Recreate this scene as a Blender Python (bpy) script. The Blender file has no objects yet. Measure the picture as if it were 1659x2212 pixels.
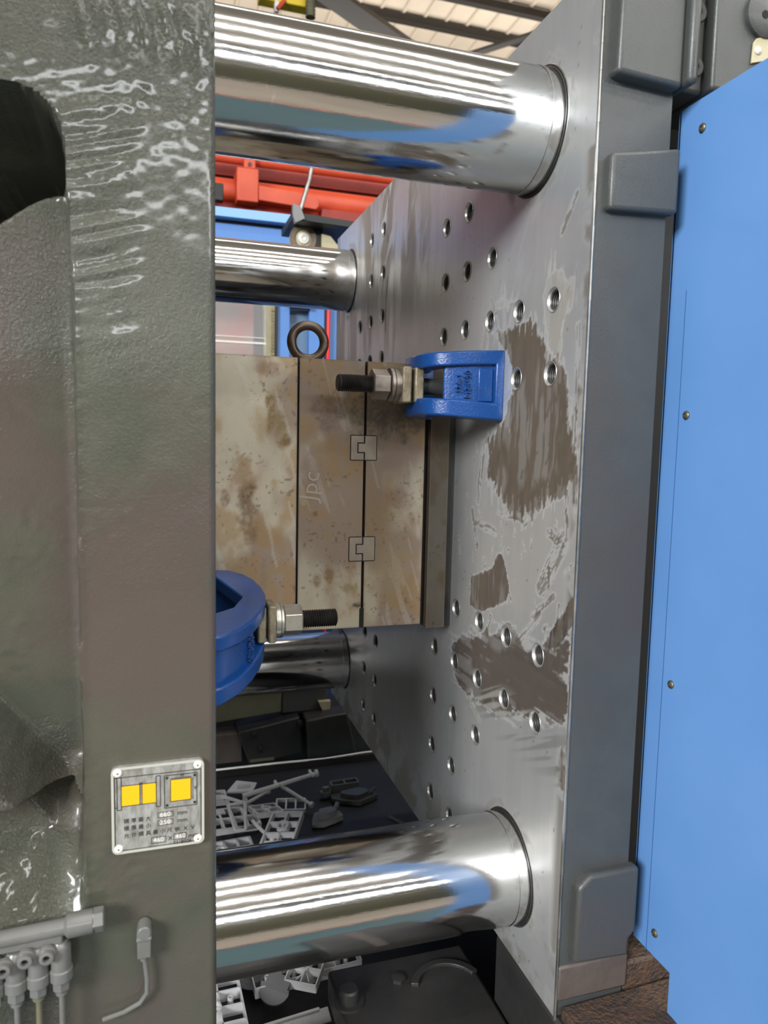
import bpy, bmesh, math, random
import numpy as np
from mathutils import Vector, Matrix
random.seed(7); RNG=np.random.RandomState(11)
SC=bpy.context.scene; COL=SC.collection
PI=math.pi

# ------------------------------------------------------------------ camera
yaw,pit,rol=.305151398,.099559254,-.021680438
cam_loc=(-.366262507,-1.055511249,.073152272); FPX=1572.537
fw=Vector((math.sin(yaw)*math.cos(pit),math.cos(yaw)*math.cos(pit),-math.sin(pit)))
rt=Vector((math.cos(yaw),-math.sin(yaw),0)); dn=fw.cross(rt)
r2=rt*math.cos(rol)+dn*math.sin(rol); d2=dn*math.cos(rol)-rt*math.sin(rol)
cd=bpy.data.cameras.new('camera'); cam=bpy.data.objects.new('camera',cd); COL.objects.link(cam)
M=Matrix((r2,-d2,-fw)).transposed().to_4x4(); M.translation=Vector(cam_loc); cam.matrix_world=M
cd.sensor_fit='HORIZONTAL'; cd.sensor_width=36; cd.lens=36*FPX/1659; cd.clip_start=.02; cd.clip_end=100
cd.dof.use_dof=True; cd.dof.focus_distance=.85; cd.dof.aperture_fstop=11
SC.camera=cam

# ------------------------------------------------------------------ world, exposure
w=bpy.data.worlds.new('world'); SC.world=w; w.use_nodes=True
w.node_tree.nodes['Background'].inputs[0].default_value=(.86,.93,1,1)
w.node_tree.nodes['Background'].inputs[1].default_value=.22
SC.view_settings.view_transform='Standard'; SC.view_settings.look='None'
SC.view_settings.gamma=1; SC.view_settings.use_curve_mapping=False
SC.view_settings.exposure=-0.12
def area(name,loc,tgt,sx,sy,watt,color=(1,1,1)):
    l=bpy.data.lights.new(name,'AREA'); l.shape='RECTANGLE'; l.size=sx; l.size_y=sy; l.energy=watt; l.color=color
    o=bpy.data.objects.new(name,l); COL.objects.link(o); o.location=loc
    d=(Vector(tgt)-Vector(loc)).normalized()
    z=-d; x=Vector((1,0,0)) if abs(d.x)<.9 else Vector((0,1,0)); y=z.cross(x).normalized(); x=y.cross(z)
    m=Matrix((x,y,z)).transposed().to_4x4(); m.translation=Vector(loc); o.matrix_world=m
    return o
STRIPS=[(3.5,-.75,4.2,8,.16,105),(3.3,-2.1,4.2,8,.16,150),(3.0,-4.1,4.2,8,.18,170),(3.0,-6.9,4.3,9,.3,120),(3.0,2.2,4.2,7,.2,60)]
for i,(x,y,z,sx,sy,wt) in enumerate(STRIPS):
    area('strip_light_lamp',(x,y,z-.03),(x,y,0),sx,sy,wt,(1,.98,.94))
# unseen area light, left and behind the photographer, placed to brighten the platen face
area('left_key_light',(-5.2,-4.7,2.3),(.05,-.4,0),2.4,2.0,760,(.97,.98,1))
area('casting_glint_light',(3.2,-8.75,3.1),(3.2,0,2.2),10,.6,380,(.96,.98,1))  # added light, no window known: puts glints on the upper casting
# added up-facing light brightens the roof sheets; no fitting stands here
area('roof_fill_light',(2.5,8.5,4.2),(2.5,8.5,6),9,2.5,300,(1,.96,.9))

# ------------------------------------------------------------------ helpers
ORG={}
class MB:
    def __init__(s): s.v=[]; s.f=[]
    def add(s,v,f):
        n=len(s.v); s.v+= [tuple(p) for p in v]; s.f+=[tuple(i+n for i in q) for q in f]; return s
    def box(s,x0,x1,y0,y1,z0,z1):
        v=[(x,y,z) for x in(x0,x1) for y in(y0,y1) for z in(z0,z1)]
        return s.add(v,[(0,1,3,2),(4,6,7,5),(0,4,5,1),(2,3,7,6),(0,2,6,4),(1,5,7,3)])
    def prism(s,pts,a,b,plane='xz'):
        # pts 2D closed; extrude along the third axis a->b
        P={'xz':lambda u,v,w:(u,w,v),'xy':lambda u,v,w:(u,v,w),'yz':lambda u,v,w:(w,u,v)}[plane]
        n=len(pts); v=[P(*p,a) for p in pts]+[P(*p,b) for p in pts]
        f=[tuple(range(n)),tuple(range(2*n-1,n-1,-1))]+[(i,i+n,(i+1)%n+n,(i+1)%n) for i in range(n)]
        return s.add(v,f)
    def lathe(s,prof,o,d,seg=32,closed=False,ph=0,caps=True):
        d=Vector(d).normalized(); o=Vector(o)
        a=Vector((0,0,1)) if abs(d.z)<.9 else Vector((1,0,0)); u=d.cross(a).normalized(); w_=d.cross(u)
        v=[];f=[];m=len(prof)
        for t,r in prof:
            for k in range(seg):
                th=2*PI*k/seg+ph; v.append(o+d*t+(u*math.cos(th)+w_*math.sin(th))*r)
        for i in range(m-1 if not closed else m):
            j=(i+1)%m
            for k in range(seg):
                k2=(k+1)%seg; f.append((i*seg+k,i*seg+k2,j*seg+k2,j*seg+k))
        if not closed and caps:
            if prof[0][1]>1e-6: f.append(tuple(range(seg-1,-1,-1)))
            if prof[-1][1]>1e-6: f.append(tuple((m-1)*seg+k for k in range(seg)))
        return s.add(v,f)
    def cyl(s,p0,p1,r,seg=24,r1=None,ph=0):
        d=Vector(p1)-Vector(p0); return s.lathe([(0,r),(d.length,r if r1 is None else r1)],p0,d,seg,ph=ph)
    def tube(s,pts,r,seg=12):
        pts=[Vector(p) for p in pts]; n=len(pts); v=[]; f=[]; u=None
        for i,p in enumerate(pts):
            t=(pts[min(i+1,n-1)]-pts[max(i-1,0)]).normalized()
            if u is None: a=Vector((0,0,1)) if abs(t.z)<.9 else Vector((1,0,0)); u=t.cross(a).normalized()
            else: u=(u-t*u.dot(t)).normalized()
            w_=t.cross(u)
            for k in range(seg):
                th=2*PI*k/seg; v.append(p+(u*math.cos(th)+w_*math.sin(th))*r)
        for i in range(n-1):
            for k in range(seg):
                k2=(k+1)%seg; f.append((i*seg+k,i*seg+k2,(i+1)*seg+k2,(i+1)*seg+k))
        f.append(tuple(range(seg-1,-1,-1))); f.append(tuple((n-1)*seg+k for k in range(seg)))
        return s.add(v,f)
    def xf(s,m):
        s.v=[tuple(m@Vector(p)) for p in s.v]; return s
    def build(s,name,mat,parent=None,bevel=0,smooth=True,seg=2,kind=None,label=None,ang=35):
        o3=ORG.get(parent.name,Vector((0,0,0))) if parent else Vector((0,0,0))
        me=bpy.data.meshes.new(name); me.from_pydata([tuple(Vector(p)-o3) for p in s.v],[],s.f)
        bm=bmesh.new(); bm.from_mesh(me); bmesh.ops.recalc_face_normals(bm,faces=bm.faces); bm.to_mesh(me); bm.free()
        me.materials.append(mat); o=bpy.data.objects.new(name,me); COL.objects.link(o)
        if smooth:
            for p in me.polygons: p.use_smooth=True
            me.set_sharp_from_angle(angle=math.radians(ang))
        if bevel:
            b=o.modifiers.new('bevel','BEVEL'); b.width=bevel; b.segments=seg; b.limit_method='ANGLE'; b.angle_limit=math.radians(40)
            b.harden_normals=False
        if parent: o.parent=parent; ORG[o.name]=o3
        if kind: o['kind']=kind
        if label: o['label']=label
        return o
def tag(o,label,cat,group=None,kind=None):
    o['label']=label; o['category']=cat
    if group: o['group']=group
    if kind: o['kind']=kind
    return o
def empty(name,loc,label=None,cat=None,group=None):
    o=bpy.data.objects.new(name,None); COL.objects.link(o); o.location=loc; o.empty_display_size=.05; ORG[o.name]=Vector(loc)
    if label: tag(o,label,cat,group)
    return o
def lib(name,mat,mb,parent,loc,rot=(0,0,0),bevel=0,share={}):
    # shared-mesh part: local-coordinate mesh placed at world loc under parent
    if name+mat.name not in share:
        t=mb().build(name,mat,None,bevel); share[name+mat.name]=t.data; bev=bevel; bpy.data.objects.remove(t)
    o=bpy.data.objects.new(name,share[name+mat.name]); COL.objects.link(o)
    o.parent=parent; o3=ORG.get(parent.name,Vector((0,0,0))); o.location=Vector(loc)-o3; o.rotation_euler=rot; ORG[o.name]=o3
    return o

def arc(cx,cy,r,a0,a1,n): return [(cx+r*math.cos(math.radians(a)),cy+r*math.sin(math.radians(a))) for a in np.linspace(a0,a1,n)]
# ---- numpy noise
def _h(ix,iy,s):
    n=(ix.astype(np.int64)*374761393+iy.astype(np.int64)*668265263+s*1442695041)&0xffffffff
    n=((n^(n>>13))*1274126177)&0xffffffff; n=(n^(n>>16))&0xffffffff
    return n/4294967295.0
def vn(x,y,s=0):
    ix=np.floor(x); iy=np.floor(y); fx=x-ix; fy=y-iy; fx=fx*fx*(3-2*fx); fy=fy*fy*(3-2*fy)
    a=_h(ix,iy,s); b=_h(ix+1,iy,s); c=_h(ix,iy+1,s); d=_h(ix+1,iy+1,s)
    return (a*(1-fx)+b*fx)*(1-fy)+(c*(1-fx)+d*fx)*fy
def fb(x,y,s=0,o=4):
    t=0;a=.5;n=0
    for i in range(o): t=t+a*vn(x*2**i,y*2**i,s+i*17); n+=a; a*=.55
    return t/n
def sm(a,b,x):
    t=np.clip((x-a)/(b-a+1e-12),0,1); return t*t*(3-2*t)
def inpoly(px,py,poly):
    c=np.zeros(px.shape,bool); n=len(poly)
    for i in range(n):
        x0,y0=poly[i]; x1,y1=poly[(i+1)%n]
        if y0==y1: continue
        k=((y0>py)!=(y1>py))&(px<(x1-x0)*(py-y0)/(y1-y0)+x0); c^=k
    return c
def segd(x,y,s):
    x0,y0,x1,y1,wd=s; dx=x1-x0; dy=y1-y0; L=dx*dx+dy*dy
    t=((x-x0)*dx+(y-y0)*dy)/L; tc=np.clip(t,0,1); ex=x-x0-tc*dx; ey=y-y0-tc*dy
    per=(-(x-x0)*dy+(y-y0)*dx)/math.sqrt(L)
    return np.hypot(ex,ey),t,per
def mixc(c,col,m): return c*(1-m[:,None])+np.array(col)[None,:]*m[:,None]
def setcol(me,rgb,extra=None):
    at=me.color_attributes.new('paint','FLOAT_COLOR','POINT')
    a=np.ones((len(rgb),4),np.float32); a[:,:3]=rgb
    if extra is not None: a[:,3]=extra
    at.data.foreach_set('color',a.ravel())

# ------------------------------------------------------------------ materials
def mat(name,col=(.5,.5,.5),metal=0,rough=.5,**k):
    m=bpy.data.materials.new(name); m.use_nodes=True; nt=m.node_tree; b=nt.nodes['Principled BSDF']
    b.inputs['Base Color'].default_value=(*col,1); b.inputs['Metallic'].default_value=metal; b.inputs['Roughness'].default_value=rough
    if 'coat' in k: b.inputs['Coat Weight'].default_value=k['coat']; b.inputs['Coat Roughness'].default_value=k.get('coatr',.15)
    if 'spec' in k: b.inputs['Specular IOR Level'].default_value=k['spec']
    return m
def N(m,t,**k):
    n=m.node_tree.nodes.new(t)
    for a,v in k.items():
        if a.startswith('i_'): n.inputs[a[2:].replace('_',' ')].default_value=v
        else: setattr(n,a,v)
    return n
def L(m,a,b): m.node_tree.links.new(a,b)
def B(m): return m.node_tree.nodes['Principled BSDF']
def coords(m,scale=(1,1,1)):
    t=N(m,'ShaderNodeTexCoord'); p=N(m,'ShaderNodeMapping'); p.inputs['Scale'].default_value=scale
    L(m,t.outputs['Object'],p.inputs['Vector']); return p.outputs['Vector']
def noise(m,vec,scale,detail=4,rough=.55,dist=0):
    n=N(m,'ShaderNodeTexNoise'); n.inputs['Scale'].default_value=scale; n.inputs['Detail'].default_value=detail
    n.inputs['Roughness'].default_value=rough; n.inputs['Distortion'].default_value=dist; L(m,vec,n.inputs['Vector']); return n.outputs['Fac']
def ramp(m,fac,stops):
    r=N(m,'ShaderNodeValToRGB'); L(m,fac,r.inputs['Fac']); e=r.color_ramp.elements
    while len(e)<len(stops): e.new(.5)
    for i,(p,c) in enumerate(stops):
        e[i].position=p; e[i].color=(*c,1) if hasattr(c,'__len__') else (c,c,c,1)
    return r.outputs['Color']
def mix(m,fac,a,b,mode='MIX'):
    x=N(m,'ShaderNodeMix',data_type='RGBA',blend_type=mode)
    for s,v in ((0,fac),(6,a),(7,b)):
        if hasattr(v,'links') or isinstance(v,bpy.types.NodeSocket): L(m,v,x.inputs[s])
        elif s==0: x.inputs[s].default_value=v
        else: x.inputs[s].default_value=(*v,1)
    return x.outputs[2]
def bump(m,h,strength,dist,prev=None):
    b=N(m,'ShaderNodeBump'); b.inputs['Strength'].default_value=strength; b.inputs['Distance'].default_value=dist
    L(m,h,b.inputs['Height'])
    if prev is not None: L(m,prev,b.inputs['Normal'])
    return b.outputs['Normal']
def varied(name,c1,c2,scale=8,metal=0,rough=.5,r2=None,bs=0,bd=.001,bscale=200,stretch=(1,1,1),**k):
    m=mat(name,c1,metal,rough,**k); v=coords(m,stretch); f=noise(m,v,scale,6,.6)
    L(m,ramp(m,f,[(.35,c1),(.65,c2)]),B(m).inputs['Base Color'])
    if r2 is not None: L(m,ramp(m,f,[(.35,rough),(.65,r2)]),B(m).inputs['Roughness'])
    if bs: L(m,bump(m,noise(m,v,bscale,3),bs,bd),B(m).inputs['Normal'])
    return m

# cast, glossily painted machine casting (grey-green with brownish old coats)
def cast_paint(name,a,b,c,rough=.33,hi=1.,coat=.6,coatr=.10):
    m=mat(name,a,0,rough,coat=coat,coatr=coatr,spec=.5); v=coords(m)
    f=noise(m,v,7,5,.6,.3); g=noise(m,v,3.3,4,.6)
    col=ramp(m,f,[(.38,a),(.5,b),(.62,a)]); col=mix(m,ramp(m,g,[(.50,0.),(.62,1.)]),col,c)
    L(m,col,B(m).inputs['Base Color'])
    n1=bump(m,noise(m,v,560,3,.6),.25,.0006)
    sx=N(m,'ShaderNodeSeparateXYZ'); tc=N(m,'ShaderNodeTexCoord'); L(m,tc.outputs['Object'],sx.inputs[0])
    zr=ramp(m,sx.outputs['Z'],[(.60,.10),(.84,hi)])
    if hi>.5:   # rougher cast skin on the cavity ledges too
        lo=mix(m,1.0,ramp(m,sx.outputs['Z'],[(.30,.8),(.34,0.)]),ramp(m,sx.outputs['X'],[(.0,1.),(.02,0.)]),'MULTIPLY'); zr=mix(m,1.0,zr,lo,'ADD')
    hh_=mix(m,1.0,noise(m,v,420,5,.62,.4),zr,'MULTIPLY'); n2=bump(m,hh_,1.0,.0034,n1)
    L(m,n2,B(m).inputs['Normal']); return m
M_cast=cast_paint('cast_paint',(.060,.064,.046),(.073,.075,.054),(.080,.064,.054),.24)
M_castd=cast_paint('cast_paint_fixed',(.056,.060,.058),(.066,.070,.066),(.064,.058,.052),.42,.12,.2,.25)
M_dark=varied('dark_steel',(.018,.018,.018),(.04,.038,.036),9,0,.5,.35,.3,.001,90)
M_black=mat('black_paint_and_shade',(.012,.012,.013),0,.5)  # black parts, plus shade put on the rear core and dark gap strips
M_void=mat('gap_shade_black',(.006,.006,.006),0,.8)  # near-black for joint gaps and the shade inside bores and holes
def bar_mat():
    m=mat('chromed_bar',(.62,.62,.61),1,.09); v=coords(m,(1,26,26)); v2=coords(m,(3,1,1))
    f=noise(m,v,3.2,5,.65); g=noise(m,v2,26,5,.7); h=noise(m,coords(m,(60,2,2)),8,3)
    L(m,ramp(m,f,[(.3,.09),(.7,.17)]),B(m).inputs['Roughness'])
    s=ramp(m,g,[(.66,0.),(.72,1.)])
    L(m,mix(m,s,(.60,.60,.59),(.72,.72,.71)),B(m).inputs['Base Color'])
    n=bump(m,h,.03,.0004); n=bump(m,noise(m,coords(m,(.25,1,1)),38,5,.7),.16,.0012,n); n=bump(m,noise(m,v2,500,2),.03,.0003,n); L(m,n,B(m).inputs['Normal'])
    try: B(m).inputs['Anisotropic'].default_value=.3
    except: pass
    return m
M_bar=bar_mat()
M_steel=varied('machined_steel',(.42,.41,.39),(.55,.54,.51),30,1,.32,.42,.2,.0004,300)
def paint_mat(name,metal,rough,bs=.25,bscale=(1,1,1),sc=300,gre=True):
    m=mat(name,(.5,.5,.5),metal,rough); a=N(m,'ShaderNodeAttribute',attribute_name='paint')
    L(m,a.outputs['Color'],B(m).inputs['Base Color'])
    # alpha channel: 1 bare metal, 0 grease / rust film
    mp=N(m,'ShaderNodeMapRange'); L(m,a.outputs['Alpha'],mp.inputs['Value']); mp.inputs['To Min'].default_value=.05; mp.inputs['To Max'].default_value=metal
    L(m,mp.outputs['Result'],B(m).inputs['Metallic'])
    mr=N(m,'ShaderNodeMapRange'); L(m,a.outputs['Alpha'],mr.inputs['Value']); mr.inputs['To Min'].default_value=.62; mr.inputs['To Max'].default_value=rough
    L(m,mr.outputs['Result'],B(m).inputs['Roughness'])
    ms=N(m,'ShaderNodeMapRange'); L(m,a.outputs['Alpha'],ms.inputs['Value']); ms.inputs['To Min'].default_value=.22; ms.inputs['To Max'].default_value=.5
    L(m,ms.outputs['Result'],B(m).inputs['Specular IOR Level'])
    v=coords(m,bscale); L(m,bump(m,noise(m,v,sc,4,.6),bs,.0005),B(m).inputs['Normal']); return m
M_face=paint_mat('milled_platen_face',.72,.42,.22,(1,1,.25),260)
M_mold=paint_mat('ground_mold_steel',.22,.45,.25,(1,1,1),350)
def blue_mat():
    m=mat('blue_clamp_paint',(.006,.055,.23),0,.30,coat=.35,coatr=.18,spec=.4); v=coords(m)
    f=noise(m,v,60,5,.65); g=noise(m,v,22,4,.6)
    c=mix(m,ramp(m,f,[(.70,0.),(.74,1.)]),(.007,.062,.25),(.09,.06,.04)); c=mix(m,ramp(m,g,[(.5,0.),(.8,.6)]),c,(.012,.035,.10))
    L(m,c,B(m).inputs['Base Color']); n=bump(m,noise(m,v,380,3),.55,.0009); L(m,n,B(m).inputs['Normal']); return m
M_clamp=blue_mat()
M_panel=varied('blue_sheet_paint',(.115,.275,.585),(.13,.295,.62),5,0,.42,.5,.04,.0006,60,coat=.15)
M_stud=varied('black_oxide_steel',(.03,.028,.027),(.06,.055,.05),60,.6,.35,.5)
M_nut=varied('oiled_steel_nut',(.20,.165,.14),(.34,.30,.26),40,.85,.3,.45,.2,.0004,300)
M_nutl=varied('bright_steel_nut',(.45,.44,.39),(.62,.60,.54),40,.85,.3,.42,.2,.0004,300)
M_wash=varied('yellowed_zinc',(.36,.32,.22),(.22,.18,.12),120,.5,.45,.6,.4,.0006,240)
M_orange=varied('orange_red_paint',(.62,.085,.03),(.50,.055,.022),5,0,.4,.5)
M_red=varied('dull_red_paint',(.36,.03,.015),(.24,.02,.012),6,0,.45,.55)
M_bluebg=varied('blue_frame_paint',(.08,.21,.52),(.10,.25,.58),4,0,.4,.5)
M_bluel=mat('light_blue_edge',(.22,.42,.75),0,.4)
M_tan=varied('tan_paint',(.42,.37,.22),(.52,.47,.31),14,0,.6)
M_khaki=varied('khaki_paint',(.105,.105,.065),(.14,.135,.085),9,0,.55)
M_rust=varied('rusty_grime',(.095,.052,.030),(.050,.038,.033),110,.1,.65,.45,1.,.003,260)
M_grime=varied('brown_grime',(.12,.095,.08),(.085,.07,.06),18,.1,.5,.35,.5,.0015,90)
M_white=varied('white_plastic',(.82,.82,.81),(.7,.7,.7),30,0,.45)
M_grey=mat('grey_plastic',(.2,.2,.2),0,.5)
M_lube=varied('grey_enamel',(.15,.15,.143),(.125,.125,.112),25,0,.32,.42,.25,.0006,200,coat=.3)
M_yel=mat('yellow_paint',(.75,.55,.03),0,.5)
M_ink=mat('black_ink',(.02,.02,.02),0,.5)
M_plate=varied('worn_aluminium',(.30,.30,.27),(.52,.52,.49),220,.55,.35,.5,.3,.0003,500,(1,1,.35))
M_rim=mat('plate_rim',(.62,.62,.55),.4,.35)
M_pale=mat('pale_stamping',(.78,.76,.68),.1,.5)
M_hatch=mat('yellow_print',(.88,.48,.005),0,.45)
M_hatchl=mat('orange_print',(.62,.33,.01),0,.45)
M_roof=varied('roof_sheet',(.56,.47,.37),(.48,.41,.33),1.5,0,.6)
M_truss=mat('dark_truss_steel',(.022,.018,.015),0,.5)
M_floor=varied('green_grey_floor',(.045,.095,.11),(.06,.12,.135),2,0,.4,.6)
M_aisle=varied('beige_aisle_floor',(.36,.31,.25),(.28,.24,.20),2,0,.5)
M_foam=varied('gold_foam',(.55,.42,.2),(.3,.2,.08),160,0,.8,.8,.9,.002,200)
M_led=mat('led_diffuser',(.9,.9,.9),0,.5)
M_bluedk=mat('shade_dark_blue',(.008,.02,.06),0,.6)  # frame blue darkened so the lower sheet and its reflection look shaded
def acr():
    m=mat('clear_acrylic',(.9,.9,.9),0,.08); B(m).inputs['Transmission Weight'].default_value=.85; B(m).inputs['IOR'].default_value=1.2; return m
M_acr=acr()

# ------------------------------------------------------------------ setting
MB().box(-9,14,-9,16,-1.32,-1.27).build('floor',M_floor,kind='structure')
M_rim2=mat('light_band_backing',(.6,.65,.7),0,.2)  # for the added panel behind the glint light
M_wall=varied('hall_wall_paint',(.15,.135,.12),(.12,.11,.10),1,0,.7)
MB().box(-9,14,16,16.1,-1.27,6.03).build('wall_back',M_wall,kind='structure')
MB().box(-9,14,-9.1,-9,-1.27,6.03).build('wall_front',M_wall,kind='structure')
MB().box(-9.1,-9,-9,16,-1.27,6.03).build('wall_left',M_wall,kind='structure')
MB().box(14,14.1,-9,16,-1.27,6.03).build('wall_right',M_wall,kind='structure')
rf=MB().box(-9,14,-9,16,6.03,6.06).build('ceiling',M_roof,kind='structure')
for i in range(56):   # standing ribs of the roof sheet, running across the hall
    x=-5+i*.32; 
    b=MB().prism([(x-.03,6.03),(x-.014,5.998),(x+.014,5.998),(x+.03,6.03)],3.2,16,'xz')
    if i<1: rib_me=b.build('roof_rib',M_roof,rf); continue
    o=bpy.data.objects.new('roof_rib',rib_me.data); COL.objects.link(o); o.parent=rf; o.location=(i*.32,0,0)
for i in range(5):
    y=7.11+i*.71
    m=MB().box(-9,14,y-.03,y+.03,5.89,5.995).box(-9,14,y-.05,y+.05,5.885,5.90)
    tag(m.build('roof_purlin',M_truss),'','beam'); 
PL=[o for o in COL.objects if o.name.startswith('roof_purlin')]
for o,q in zip(PL,('dark roof purlin nearest the camera, at the very top edge','dark roof purlin meeting the platen edge near the top right','dark roof purlin just above the upper tie bar, its end hidden by the platen','dark roof purlin low over the upper tie bar, fourth from the camera','dark roof purlin farthest away, mostly hidden behind the upper tie bar')): o['label']=q
tag(MB().tube([(1.3,8.3,5.70),(3.3,8.3,4.80)],.15,4).build('roof_brace',M_truss,smooth=False),'thick dark diagonal roof brace above the upper tie bar','brace')
tag(MB().tube([(3.2,8.3,4.93),(5.4,8.3,5.93)],.045,4).build('roof_strut',M_truss,smooth=False),'thin dark strut rising to the right under the roof, by the platen top','strut')
for i,(x,y,z,sx,sy,wt) in enumerate(STRIPS):
    t=empty('strip_light',(x,y,z),'long linear ceiling lamp, outside the picture','lamp','ceiling strip lamps')
    MB().box(x-sx/2,x+sx/2,y-sy/2-.03,y+sy/2+.03,z,z+.07).build('housing',M_grey,t)
# yellow crane rail with hose and bracket, far up left
t=empty('crane_beam',(.45,4.25,2.9),'yellow crane rail above the left end of the upper tie bar','rail')
MB().box(.33,.70,4.2,4.3,3.015,3.10).build('rail',M_yel,t,bevel=.005)
MB().box(.435,.465,4.2,4.26,2.95,3.02).build('hanger',M_white,t,bevel=.003)
MB().tube([(.45,4.18,2.955),(.50,4.18,3.02)],.015,8).build('stay',M_orange,t)
hose=MB(); hp=[(.86,4.15,3.5-.05*k) for k in range(11)]
hose.lathe([(0,.03)]+[(q*.012,.036 if q%2 else .030) for q in range(1,24)],(.67,4.15,3.2),(0,0,-1),12)
tag(hose.build('wrapped_hose',M_khaki),'pale green wrapped hose hanging under the yellow rail','hose')

MB().box(-1.9,8.3,-9.02,-8.95,2.65,3.55).build('unseen_light_band',M_rim2,kind='structure')  # panel added out of view behind the glint light
# neighbouring machine behind the photographer (seen only as a reflection in the bars)
t=empty('neighbour_machine',(-.5,-6.4,-1.27),'dark machine cabinet across the aisle, seen only in reflections','machine')
MB().box(-5,4.5,-7.3,-6.4,-1.27,.95).build('cabinet',M_khaki,t,bevel=.01)
MB().box(-5,4.5,-7.3,-6.38,.95,1.1).build('top_rail',M_tan,t,bevel=.01)
MB().box(-5,4.5,-7.0,-6.6,1.1,1.9).build('injection_unit',M_grime,t,bevel=.01)
MB().box(-9,9,-6.2,-2.25,-1.272,-1.266).build('trim_1',M_aisle,kind='structure')
MB().box(-9,9,-2.25,-2.19,-1.272,-1.265).build('trim_2',M_orange,kind='structure')

# ------------------------------------------------------------------ fixed platen (face at X=0)
XB,YN,YF,ZT=.0765,-.479,.468,.485
BAR=[(-.372,.380),(-.372,-.392),(.366,.380),(.366,-.380)]
BR=.0575
patt={6:(2,3),5:(2,3),4:(2,3,4),3:(2,3,4,5,6),2:(2,3,4,5,6)}
HOLES=[]
for a,bs in patt.items():
    for b in bs:
        for sa in (-1,1):
            for sb in (-1,1):
                y=.07*a*sa; z=.07*b*sb
                if min(math.hypot(y-by,z-bz) for by,bz in BAR)>.078: HOLES.append((y,z))
HR=.0121; BHR=.0592
P1=[(-0.287,0.193),(-0.312,0.202),(-0.38,0.197),(-0.4,0.181),(-0.442,0.146),(-0.452,0.115),(-0.462,0.098),(-0.476,0.072),(-0.474,0.051),(-0.46,0.029),(-0.436,0.016),(-0.41,0.007),(-0.396,0.001),(-0.362,-0.008),(-0.339,0.005),(-0.304,0.02),(-0.285,0.027),(-0.289,0.054),(-0.278,0.075),(-0.309,0.093),(-0.332,0.096),(-0.336,0.115),(-0.338,0.15),(-0.325,0.171)]
P0=[(-0.404,0.234),(-0.43,0.232),(-0.449,0.214),(-0.459,0.223),(-0.457,0.201),(-0.438,0.191),(-0.433,0.151),(-0.418,0.17),(-0.403,0.194)]
P2=[(-0.251,-0.091),(-0.311,-0.069),(-0.321,-0.052),(-0.333,-0.05),(-0.345,-0.068),(-0.352,-0.085),(-0.348,-0.101),(-0.309,-0.118),(-0.285,-0.128),(-0.251,-0.128)]
P3=[(-0.212,-0.18),(-0.247,-0.164),(-0.311,-0.145),(-0.356,-0.125),(-0.383,-0.138),(-0.408,-0.131),(-0.435,-0.128),(-0.475,-0.099),(-0.478,-0.147),(-0.479,-0.187),(-0.414,-0.207),(-0.353,-0.228),(-0.307,-0.24),(-0.253,-0.239),(-0.216,-0.234),(-0.2,-0.226),(-0.215,-0.21),(-0.198,-0.196)]
P4=[(-0.48,-0.064),(-0.48,-0.095),(-0.452,-0.124),(-0.431,-0.127),(-0.442,-0.108),(-0.462,-0.085)]
PR=[(-0.279,0.176),(-0.27,0.208),(-0.299,0.222),(-0.337,0.223),(-0.359,0.212),(-0.348,0.221),(-0.309,0.233),(-0.269,0.218),(-0.255,0.178)]
STK=[(-0.263,-0.024,-0.314,-0.029,0.0052),(-0.249,-0.009,-0.266,-0.052,0.0042),(-0.357,-0.005,-0.361,-0.028,0.0016),(-0.379,-0.03,-0.387,-0.042,0.0016),(-0.43,-0.014,-0.456,-0.024,0.0052),(-0.456,-0.019,-0.421,-0.071,0.0114),(-0.419,-0.1,-0.363,-0.149,0.0052),(-0.466,0.098,-0.475,0.013,0.0042),(-0.46,0.029,-0.463,-0.01,0.0031),(-0.275,0.07,-0.264,0.004,0.0062),(-0.209,-0.042,-0.218,-0.071,0.0026),(-0.239,-0.232,-0.289,-0.258,0.0042),(-0.471,-0.217,-0.474,-0.253,0.0036),(-0.466,0.181,-0.469,0.106,0.0042),(-0.444,-0.075,-0.405,-0.103,0.0042),(-0.462,-0.094,-0.445,-0.135,0.0042),(-0.318,-0.007,-0.377,-0.009,0.0031),(-0.28,0.238,-0.3,0.209,0.0016),(-0.452,0.298,-0.431,0.271,0.0052),(-0.31,-0.126,-0.299,-0.151,0.0042)]
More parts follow.
